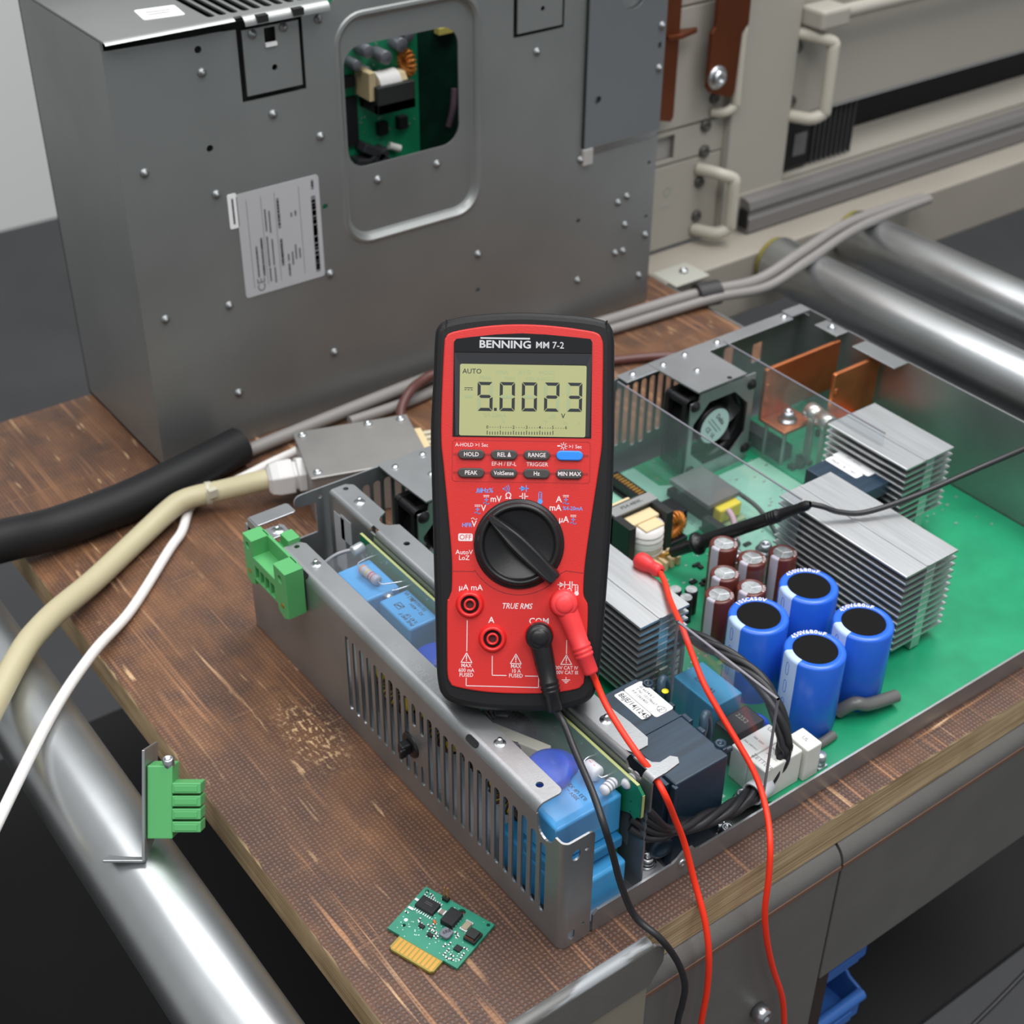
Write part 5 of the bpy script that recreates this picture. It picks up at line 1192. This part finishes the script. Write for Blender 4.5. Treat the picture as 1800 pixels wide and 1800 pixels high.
# rotary switch
kc = (0.7, 83.4)
kn = R_(B().lathe([(22.2, 0), (22.2, 1.2), (21.2, 2.0), (20.6, 2.0), (20.4, 3.0), (19.9, 4.4), (18.9, 5.0), (18.0, 4.8), (17.4, 3.6), (16.4, 2.8), (0, 2.6)], (kc[0], kc[1], ZF - .2), (0, 0, 1), 72), 'rotary_switch', blackp)
KM = Matrix.Translation((kc[0], kc[1], ZF)) @ Matrix.Rotation(math.radians(-43.2), 4, 'Z')
bar = smooth2([(-19.6, -1.6), (-12, -3.4), (-2, -5.0), (8, -5.1), (16, -4.5), (23, -3.9), (24.6, -3.0), (24.8, 0), (24.6, 3.0), (23, 3.9), (16, 4.5), (8, 5.1), (-2, 5.0), (-12, 3.4), (-19.6, 1.6), (-20.2, 0)], 3)
b = B(); prev = None
for z, d in ((1.6, 0), (5.0, .15), (7.4, .5), (8.6, 1.1), (9.2, 2.0)):
    q = [(KM @ Vector((x * (1 - d * .012), y * (1 - d * .2), z - .06 * max(0, -x - 4)))) for x, y in bar]
    if prev: b.loft(prev, q)
    prev = q
b.add(prev, [tuple(range(len(prev)))]); b.build('switch_grip', blackp, kn)
b = B(); line2(b, KM @ Matrix.Translation((0, 0, 7.9)), [(-18, 0), (-9, 0)], .6, .5); b.build('pointer_groove', darkgap, kn)
# seam of the battery cover
b = B(); a = [(kc[0] + 25.3 * math.cos(math.radians(t)), kc[1] + 25.3 * math.sin(math.radians(t))) for t in range(212, 332, 6)]
line2(b, MZ(ZF - .02), [(-32.2, 69.4), (-21.4, 69.4)] + a + [(24, 70.4), (32.4, 69.4)], .32, .06); R_(b, 'cover_seam', mat('dark_red_seam', (.16, .008, .01), .6), shell)
# sockets
def jack(x, y):
    j = R_(B().lathe([(7.2, 0), (6.6, 1.2), (6.1, 2.6), (5.8, 3.0), (4.8, 3.0), (4.5, 2.6), (4.4, .4)], (x, y, ZF - .2), (0, 0, 1), 36), 'socket', redgloss)
    B().lathe([(4.5, 0), (2.0, 0)], (x, y, ZF + .1), (0, 0, 1), 28).build('socket_gap', darkgap, j)
    B().lathe([(3.0, 0), (3.0, 2.6), (2.0, 2.6), (1.9, .2)], (x, y, ZF), (0, 0, 1), 28).build('socket_sleeve', redgloss, j)
    B().lathe([(2.0, 0), (0, 0)], (x, y, ZF + .8), (0, 0, 1), 20).build('socket_bore', mat('dark_red_bore', (.06, .004, .005), .6), j)
    return j
jack(-23, 53.2); jack(-11.6, 36.4)
for x, y in ((11.3, 38.4), (23.2, 54.3)): R_(B().lathe([(7.4, 0), (6.8, 1.2), (6.2, 2.4), (0, 2.4)], (x, y, ZF - .2), (0, 0, 1), 32), 'socket', redgloss)
# printing
Z1 = MZ(ZF + .02); W = B(); BL = B(); SV = B()
ZB = MZ(ZF + 1.24)
put_text(SV, 'BENNING', ZB, 3.5, -7.6, 180.5, bold=.12, sx=1.14); line2(SV, ZB, [(-19.3, 183.6), (4.1, 183.6)], .75); put_text(SV, 'MM 7-2', ZB, 3.1, 14.1, 180.5, bold=.04, sx=.98)
SV.build('brand_lettering', silver, bz)
put_text(W, 'A-HOLD >1 Sec', Z1, 1.75, -23.2, 131.6, bold=.01, sx=.93); put_text(W, '>1 Sec', Z1, 1.7, 27.4, 131.5, bold=.01, sx=.95)
for a in range(0, 360, 45): line2(W, Z1, [(21.7 + 1.1 * math.cos(math.radians(a)), 131.7 + 1.1 * math.sin(math.radians(a))), (21.7 + 1.8 * math.cos(math.radians(a)), 131.7 + 1.8 * math.sin(math.radians(a)))], .28)
c_ = circ(21.7, 131.7, .8, 12); line2(W, Z1, c_ + c_[:1], .28); line2(W, Z1, [(18.9, 131.8), (19.8, 131.8)], .6)
put_text(W, 'EF-H / EF-L', Z1, 1.9, -7.3, 122.5, bold=.01, sx=.95); put_text(W, 'TRIGGER', Z1, 1.9, 9, 122.5, bold=.01, sx=.95)
def dcac(x, y, ac=True):
    line2(W, Z1, [(x - 1.3, y + 2), (x + 1.3, y + 2)], .3)
    for q in (-.95, 0, .95): line2(W, Z1, [(x + q - .25, y + 1.3), (x + q + .25, y + 1.3)], .3)
    line2(BL, Z1, [(x - .8, y - .1), (x + .8, y - .1)], .38); line2(BL, Z1, [(x, y - .9), (x, y + .7)], .38)
    tilde(BL, x, y - 1.9, 1.3)
def tilde(b_, x, y, w_): line2(b_, Z1, [(x - w_ + 2 * w_ * i / 8, y + .42 * math.sin(2 * math.pi * i / 8)) for i in range(9)], .36)
dcac(-15.7, 105); dcac(-19.9, 100.2); dcac(23.3, 105.6); dcac(27.1, 95.9)
put_text(W, 'mV', Z1, 3.0, -11, 105.2, bold=.05, sx=.92); put_text(W, 'V', Z1, 3.0, -17, 100.6, bold=.05, sx=.92); put_text(W, 'V', Z1, 3.0, -21.5, 92.8, bold=.05, sx=.92); tilde(W, -21.5, 95.4, 1.3)
line2(BL, Z1, [(-20.7, 108.4), (-20.2, 108.4), (-20.2, 110.3), (-19.5, 110.3), (-19.5, 108.4), (-18.8, 108.4), (-18.8, 110.3), (-18.2, 110.3), (-18.2, 108.4)], .38)
put_text(BL, 'Hz%', Z1, 2.2, -15.3, 109.4, bold=.05); put_text(BL, 'HFR', Z1, 2.0, -25, 92.2, bold=.05, sx=.95); put_text(BL, '%4-20mA', Z1, 1.9, 26.7, 101.2, bold=.03, sx=.9)
for r_ in (1.0, 1.9, 2.8): line2(BL, Z1, [(-7.3 + r_ * math.cos(math.radians(t)), 110.4 + r_ * math.sin(math.radians(t))) for t in range(-40, 41, 20)], .36)
line2(BL, Z1, [(-7.5, 110.4), (-7.2, 110.4)], .6)
put_text(W, '\u03a9', Z1, 2.9, -4.9, 106.8, bold=.06)
def diode(b_, x, y):
    line2(b_, Z1, [(x - 2.2, y), (x + 2.3, y)], .4); b_.prism([(x - 1.3, y - 1.4), (x + 1.0, y), (x - 1.3, y + 1.4)], 0, .06, Z1); line2(b_, Z1, [(x + 1.2, y - 1.4), (x + 1.2, y + 1.4)], .45)
def capsym(b_, x, y):
    line2(b_, Z1, [(x - 2, y), (x - .5, y)], .4); line2(b_, Z1, [(x + .5, y), (x + 2, y)], .4); line2(b_, Z1, [(x - .55, y - 1.5), (x - .55, y + 1.5)], .45); line2(b_, Z1, [(x + .55, y - 1.5), (x + .55, y + 1.5)], .45)
def thermo(b_, x, y, s=1.0):
    q = [(x - .75 * s, y - 1.2 * s), (x - .75 * s, y + 2.2 * s), (x, y + 2.9 * s), (x + .75 * s, y + 2.2 * s), (x + .75 * s, y - 1.2 * s)]; line2(b_, Z1, q, .32); b_.prism(circ(x, y - 2.0 * s, 1.25 * s, 14), 0, .06, Z1)
    for i in range(3): line2(b_, Z1, [(x - .1, y + (-.4 + .9 * i) * s), (x + .6 * s, y + (-.4 + .9 * i) * s)], .22)
diode(BL, 2.6, 110.7); capsym(W, 2.6, 106.8); thermo(BL, 10.7, 106.4)
put_text(W, 'A', Z1, 3.0, 19.9, 105.5, bold=.05); put_text(W, 'mA', Z1, 3.0, 18.2, 101.4, bold=.05, sx=.95); put_text(W, '\u00b5A', Z1, 3.0, 22.4, 95.7, bold=.05, sx=.95)
off_ = rrect(-29.2, 84.4, -22.1, 88.1, .7, 3); W.prism(off_, 0, .05, Z1)
t = B(); put_text(t, 'OFF', MZ(ZF + .06), 2.5, -25.65, 86.2, bold=.01, sx=.95); R_(t, 'off_lettering', redp, shell)
put_text(W, 'AutoV', Z1, 2.2, -26.2, 78.8, bold=.02); put_text(W, 'LoZ', Z1, 2.2, -26.2, 76.0, bold=.02)
put_text(W, '\u00b5A mA', Z1, 2.8, -22.8, 61.4, bold=.04); put_text(W, 'TRUE RMS', Z1, 2.7, .1, 52.5, bold=.04, shear=.25, sx=.84); put_text(W, 'A', Z1, 3.0, -12.3, 45.4, bold=.05); put_text(W, 'COM', Z1, 3.0, 11.2, 45.2, bold=.05)
diode(W, 22.3, 63.6); capsym(W, 26.6, 63.6); thermo(W, 29.4, 61.2, .9); put_text(W, 'V \u03a9', Z1, 2.8, 24, 60.2, bold=.05)
def warn(x, y):
    line2(W, Z1, [(x - 2.7, y - 2.4), (x, y + 2.4), (x + 2.7, y - 2.4), (x - 2.7, y - 2.4)], .4); line2(W, Z1, [(x, y + 1.0), (x, y - .6)], .5); line2(W, Z1, [(x, y - 1.5), (x, y - 1.4)], .5)
warn(-24.3, 26.6); warn(.1, 26.4); warn(25, 26.4)
for x, lines in ((-24.3, ('MAX', '600 mA', 'FUSED')), (.2, ('MAX', '10 A', 'FUSED'))):
    for i, s_ in enumerate(lines): put_text(W, s_, Z1, 1.85, x, 22.6 - 2.35 * i, bold=.02, sx=.9)
put_text(W, '600V CAT IV', Z1, 1.75, 24.6, 22.2, bold=.02, sx=.9); put_text(W, '1000V CAT III', Z1, 1.75, 24.4, 19.9, bold=.02, sx=.88)
for i, q in enumerate((1.9, 1.2, .5)): line2(W, Z1, [(25 - q, 16.3 - .75 * i), (25 + q, 16.3 - .75 * i)], .34)
line2(W, Z1, [(25, 16.4), (25, 17.6)], .3)
line2(W, Z1, [(-24.2, 45), (-24.2, 30)], .38); line2(W, Z1, [(-24.3, 16.4), (-24.3, 12.6), (11.5, 12.2), (11.5, 30)], .38); line2(W, Z1, [(-11.6, 27.5), (-11.5, 18), (-4.6, 18)], .38); line2(W, Z1, [(4.9, 17.9), (11.5, 17.9)], .38); line2(W, Z1, [(25, 36), (25, 29.4)], .38)
R_(W, 'white_lettering', white, shell); R_(BL, 'blue_lettering', bluep, shell)
# fold-out stand at the back
B().prism([(-20, 96), (20, 96), (16, 90), (14, 50), (-14, 50), (-16, 90)], -4, 0, mxyz((1, 0, 0), (0, math.cos(.62), math.sin(.62)), (0, -math.sin(.62), math.cos(.62)), (0, 50 - 32.5, -91))).build('fold_out_stand', blackr, mm, bevel=1)

# ------------------------------------------------------------------ test leads
def plug(parent, m, m2, head, tip, label_r=6.6):
    """right-angle shrouded plug in meter coordinates"""
    MM_ = mxyz(MU, MV, MW, MO)
    hx, hy = head; r = label_r
    p = B().lathe([(r * .96, 1.8), (r, 3), (r, 9.5), (r - .5, 10.8), (r - 1.6, 11.4), (4.5, 11.5), (4.3, 11.9), (3.6, 12.5), (2.2, 12.9), (0, 13)], (hx, hy, 0), (0, 0, 1), 36)
    d = Vector((tip[0] - hx, tip[1] - hy, 0)); l = d.length; d /= l
    prof = [(5.3, 3), (5.0, l * .35), (4.4, l * .58), (4.9, l * .60), (4.9, l * .63), (4.2, l * .645), (4.8, l * .66), (4.8, l * .69), (4.1, l * .705), (4.6, l * .72), (4.6, l * .75), (3.9, l * .765), (3.7, l * .97), (3.2, l), (1.8, l)]
    p.lathe(prof, (hx, hy, 6.2), d, 24)
    p.v = [tuple(MM_ @ Vector(q)) for q in p.v]
    return p.build('plug', m, parent)
red = thing('red_test_lead', 'red test lead with plug in the multimeter and probe lying on the heat sink', 'test lead', (100, -32, -300))
CUR = red
o = plug(red, redsoft, None, (23.2, 55.2), (37.4, 20.6)); o.location = -red.location
MM_ = mxyz(MU, MV, MW, MO)
e1 = MM_ @ Vector((36.9, 21.8, 6.2)); 
path = [tuple(e1), (60.6, 54.5, 108), (60.3, 45.5, 99), (59.1, 32.2, 93), (58.4, 17.5, 87.6), (60.4, 8.2, 80.9), (59.8, -2.3, 75.0), (66.9, -3.5, 55.5), (73.0, -6.0, 36), (75.6, -13.0, 13.5), (75.1, -24.0, -6.5), (74.4, -30.5, -27), (75.0, -32.0, -54.3), (74.1, -32.0, -77.8), (74.8, -32.0, -98.4), (80, -34, -190), (100, -36, -260), (130, -36, -262), (148, -34, -210), (148.1, -32.0, -160.5), (145.1, -32.0, -136.1), (139.0, -32.0, -110.1), (126.2, -32.0, -74.9), (116.9, -32, -43.6), (112.8, -31, -18.6), (114.1, -29, 2.9), (117.5, -24, 20.5), (124.7, -14, 27.5), (131.2, -1.5, 34), (133.0, 8.7, 42), (133.2, 20.4, 50), (132.7, 34.1, 60), (133.0, 48.4, 70), (137.4, 63.8, 78), (145.5, 82.1, 82), (157.5, 104.9, 80), (165.5, 118, 79.6), (170.2, 127.5, 79.4)]
P(B().tube(cr(path, 6), 1.7, 10), 'red_cable', redcab)
b = B().lathe([(0, 0), (3.6, .6), (5.2, 2.5), (5.4, 6), (4.2, 11), (3.6, 12.5), (3.9, 13.2), (4.0, 17), (3.4, 18.6), (1.7, 19)], (168.5, 147.0, 78.6), (.14, -.985, .03), 24); P(b, 'probe_collar', redsoft)
P(B().lathe([(3.6, 0), (3.4, 46), (2.0, 52), (1.0, 53), (0.9, 66), (0, 67)], (173.5, 143, 78.0), (.10, .16, -1), 16), 'probe_body', redsoft)
CUR = None
blk = thing('black_test_lead', 'black test lead with plug in the multimeter and probe resting on the circuit board', 'test lead', (60, -32, -300))
CUR = blk
o = plug(blk, blackp, None, (11.3, 38.6), (19.8, 1.6), 6.7); o.location = -blk.location
e1 = MM_ @ Vector((19.5, 2.6, 6.2))
path = [tuple(e1), (38.2, 50.5, 94.5), (33.6, 35.3, 89.5), (25.4, 11.8, 86.8), (20.6, -3.6, 79.5), (24.8, -6.0, 60.4), (28.4, -9.5, 39.4), (34.6, -15.0, 16.4), (41.0, -27.5, 7.6), (50.7, -31.5, -13.4), (57.0, -32.5, -35.5), (56.7, -32.5, -51.6), (54.8, -32.5, -71.7), (52, -36, -150), (60, -40, -280), (120, -46, -310), (240, -50, -300), (420, -46, -260), (560, -40, -160), (600, -30, -60), (590, 0, 40), (540, 40, 95), (480, 60, 105), (400, 74, 98), (345, 88, 86), (312, 99, 80.2), (297, 107.5, 81.5), (289, 114, 85), (284, 119.4, 86)]
P(B().tube(cr(path, 6), 1.8, 10), 'black_cable', blackc)
T_ = Vector((236.8, 203, 14.0)); E_ = Vector((283.8, 119.6, 86)); ax = (E_ - T_); LN = ax.length; ax.normalize()
P(B().lathe([(0, 0), (.5, .4), (1.25, 4), (1.3, 16), (0, 16)], T_, ax, 12), 'probe_tip', mat('brass_tip', (.50, .27, .05), .3, .7))
s_ = LN / 119.6
prof = [(1.3, 14), (3.3, 14.2), (3.6, 15), (4.2, 30), (4.4, 33), (7.2, 33.2), (7.6, 34), (7.6, 36), (7.0, 36.8), (5.0, 37.2), (4.8, 42), (4.4, 60), (4.1, 88)]
for k in range(4): prof += [(4.1, 89 + 2 * k), (4.4, 89.4 + 2 * k), (4.4, 90.2 + 2 * k), (4.0, 90.6 + 2 * k)]
prof += [(3.6, 100), (3.0, 112), (3.3, 113), (3.2, 117), (2.0, 119.6)]
P(B().lathe([(r, h * s_) for r, h in prof], T_, ax, 24), 'probe_body', blackp)
CUR = None
# ------------------------------------------------------------------ small circuit board card in front
cX = Vector((.334, -.942, 0)).normalized(); cY = Vector((cX.y, -cX.x, 0)); CMX = mxyz(cX, -cY if False else Vector((-.942, -.334, 0)).normalized(), (0, 0, -1), (0, 0, 0))
# local axes: a along the long side, b along the short side, z up (right-handed: b = z x a reversed, so mirror b)
aX = Vector((.334, -.942, 0)).normalized(); bY = Vector((.942, .334, 0)).normalized()      # b' = -b
cd = thing('circuit_card', 'small green circuit card with gold edge contacts lying on the brown board', 'circuit board', mx=mxyz(aX, bY, (0, 0, 1), (-31.6, 71.7, .5)))
def CB(b, name, m, parent=None, **kw): return b.build(name, m, parent or cd, **kw)
T = 1.6
card = CB(B().plate([(0, 0), (43, 0), (43, -32), (34.6, -32), (34.6, -32.6), (7.8, -32.6), (7.8, -32), (0, -32)],
          [circ(2.5, -2.1, 1.0, 14), circ(24.9, -3, 2.0, 18), circ(40.5, -2, 1.0, 14), circ(5.8, -26, 1.0, 14)], T, MZ(T / 2)), 'card_board', pcbcard)
tab = CB(B().plate([(7.8, -32.6), (34.6, -32.6), (34.6, -39.8), (33, -41.2), (9.4, -41.2), (7.8, -39.8)], [], T, MZ(T / 2), bev=.15), 'contact_tab', goldlam)
for i in range(10): B().box(9.2 + 2.52 * i, -40.4, T, 10.9 + 2.52 * i, -33.2, T + .08).build('gold_contact', gold, tab)
def chipbox(x0, y0, x1, y1, h, name, m=chip, bv=.25): return CB(B().box(x0, -y1, T, x1, -y0, T + h), name, m, bevel=bv)
ic = chipbox(3.4, 6.4, 14.4, 13.9, 2.2, 'wide_chip')
b = B()
for i in range(8):
    x = 4.2 + 1.35 * i
    b.box(x, -15.9, T, x + .55, -13.9, T + .5); b.box(x, -6.4, T, x + .55, -4.6, T + .5)
b.build('chip_legs', solder, ic)
t = B(); line2(t, MZ(T + 2.21), [(7, -9), (11, -9)], .25); line2(t, MZ(T + 2.21), [(7, -10), (11.4, -10)], .25); t.build('chip_marking', mat('dim_marking', (.09, .085, .075), .5), ic)
ob = chipbox(20.2, 5.2, 27.4, 15.0, 3.4, 'black_module')
b = B()
for i in range(5): b.box(27.4, -14.2 + 1.9 * i, T, 28.0, -13.6 + 1.9 * i, T + .5)
b.build('module_legs', solder, ob)
cc = chipbox(15.4, 7.8, 19, 10.6, 1.4, 'chip_capacitor', mat('taupe_ceramic', (.22, .17, .15), .4), .15); B().box(15.3, -10.7, T, 16, -7.7, T + 1.45).box(18.4, -10.7, T, 19.1, -7.7, T + 1.45).build('end_caps', solder, cc)
hd = chipbox(12.0, .2, 15.6, 2.6, 2.4, 'pin_header'); B().box(12.7, -1.6, T, 13.2, -1.1, T + 9).box(14.6, -1.6, T, 15.1, -1.1, T + 9.6).build('header_pins', gold, hd)
idc = CB(B().plate(rrect(24.0, -22.0, 29.8, -16.2, 1.6, 4), [], 1.6, MZ(T + 1.6), bev=.3).lathe([(2.6, 0), (2.6, 1)], (26.9, -19.1, T), (0, 0, 1), 18), 'power_inductor', mat('slate_ferrite', (.13, .14, .17), .4))
t = B(); put_text(t, '6R8', MZ(T + 2.43), 1.9, 26.9, -18.6, bold=.05, rot=60); t.build('inductor_print', ink, idc)
ts = chipbox(35.4, 9.2, 42.2, 16.6, 2.2, 'dark_transformer', ferrite); B().box(36, -15.6, T + 2.2, 41.6, -10.2, T + 4).build('transformer_cap', ferrite, ts, bevel=.3); B().box(36, -15.7, T + 2.0, 41, -10.1, T + 2.5).build('transformer_wire', mat('orange_wire', (.55, .10, .02), .4), ts)
xt = chipbox(30.6, 6.6, 34, 12, 1.6, 'tan_capacitor', mat('tan_cap', (.30, .25, .18), .4)); B().box(30.2, -12.6, T, 34.4, -11.4, T + 1.2).box(30.2, -7.2, T, 34.4, -6.0, T + 1.2).build('end_caps', solder, xt)
for x, y in ((13.8, 21.8), (20.4, 23.7)):
    q = chipbox(x - 1.5, y - 1, x + 1.5, y + 1, 1.2, 'small_transistor', bv=.1); B().box(x - 1.2, -y - 1.7, T, x - .7, -y - 1, T + .3).box(x + .7, -y - 1.7, T, x + 1.2, -y - 1, T + .3).box(x - .25, -y + 1, T, x + .25, -y + 1.7, T + .3).build('transistor_legs', solder, q)
chipbox(34.8, 20.8, 38.4, 24.2, .9, 'square_chip', bv=.1)
CB(B().cyl((16.6, -15.5, T + .6), (18.4, -16.7, T + .6), .6, 10), 'orange_diode', mat('orange_glass', (.7, .12, .03), .3))
for x, y in ((2.2, 9.8), (2.4, 15.9)): chipbox(x - 1.6, y - .7, x + 1.6, y + .7, .7, 'silver_shunt', solder, .1)
CB(B().lathe([(0, 0), (1.0, 0)], (4.6, -22.8, T + .03), (0, 0, 1), 16), 'test_pad', solder)
rr = random.Random(12); vias = B(); parts = B()
spots = [(33, 26), (31.5, 22.5), (30, 24.8), (36.5, 27.5), (33, 29), (39.6, 20.4), (40.6, 24), (41, 27), (17.8, 18.2), (19.6, 19.5), (21.4, 20.8), (18.6, 21), (16.6, 19.2), (22.4, 22.4), (10.2, 19), (11.8, 20.4), (3.2, 4), (6, 3), (7.6, 4), (2.2, 19), (30.5, 15.4), (32, 17), (24, 23), (38, 29.5), (35.6, 30)]
for x, y in spots:
    a = rr.choice((0, 90)); w_, h_ = (1.6, .8) if a == 0 else (.8, 1.6)
    parts.box(x - w_ / 2, -y - h_ / 2, T, x + w_ / 2, -y + h_ / 2, T + .55, mi=0)
    if a == 0:
        for s_ in (-1, 1): parts.box(x + s_ * w_ / 2 - .3, -y - .45, T, x + s_ * w_ / 2 + .3, -y + .45, T + .6, mi=1)
    else:
        for s_ in (-1, 1): parts.box(x - .45, -y + s_ * h_ / 2 - .3, T, x + .45, -y + s_ * h_ / 2 + .3, T + .6, mi=1)
o = CB(parts, 'surface_parts', [mat('brown_chip_part', (.05, .035, .03), .45), solder]); o['kind'] = 'stuff'
for i in range(110):
    x = rr.uniform(1, 42); y = rr.uniform(1, 31.5)
    if 20 < x < 28 and 5 < y < 15: continue
    if 3 < x < 14.6 and 6 < y < 14: continue
    if y < 12 and x > 27 and rr.random() < .8: continue
    vias.lathe([(0, 0), (rr.uniform(.22, .42), 0)], (x, -y, T + .02), (0, 0, 1), 8)
o = CB(vias, 'via_dots', mat('pale_via', (.45, .6, .52), .4, .2)); o['kind'] = 'stuff'

# ------------------------------------------------------------------ green plug connector at the left edge
fx = Vector((.804, -.594, .01)).normalized(); fz_ = Vector((.337, .469, .817)); fz_ = (fz_ - fx * fz_.dot(fx)).normalized(); fy = fz_.cross(fx)
pg = thing('terminal_plug', 'green four-pole terminal plug on a thin steel bracket at the left edge of the board', 'connector', mx=mxyz(fx, fy, fz_, (-121.5, 170.0, 38)))
B().box(-12, -3, -20, 1.0, 12, 17.5).build('plug_body', greenc, pg, bevel=.6)
for i in range(4):
    z = -16.6 + 6.6 * i
    f = B().box(.8, -3.5, z, 15.6, 8, z + 5.5).build('plug_pole', greenc, pg, bevel=.5)
    B().box(2.0, -3.9, z + 1.0, 13.8, -3.4, z + 4.2).build('pole_face', greenc, f, bevel=.2)
B().lathe([(0, 0), (2.9, 0), (3.0, .8), (3.0, 5), (2.4, 5.4), (1.8, 5.4), (1.6, 4), (0, 4)], (-1.4, 0, 16.6), (0, -.55, 1), 20).build('flange_screw', chrome, pg)
B().box(-14, -6, -31.5, -12.4, 22, 26).box(-34, -6, -31.5, -12.4, 22, -30).build('steel_bracket', zinc, pg, bevel=.4)
bpy.context.view_layer.update()
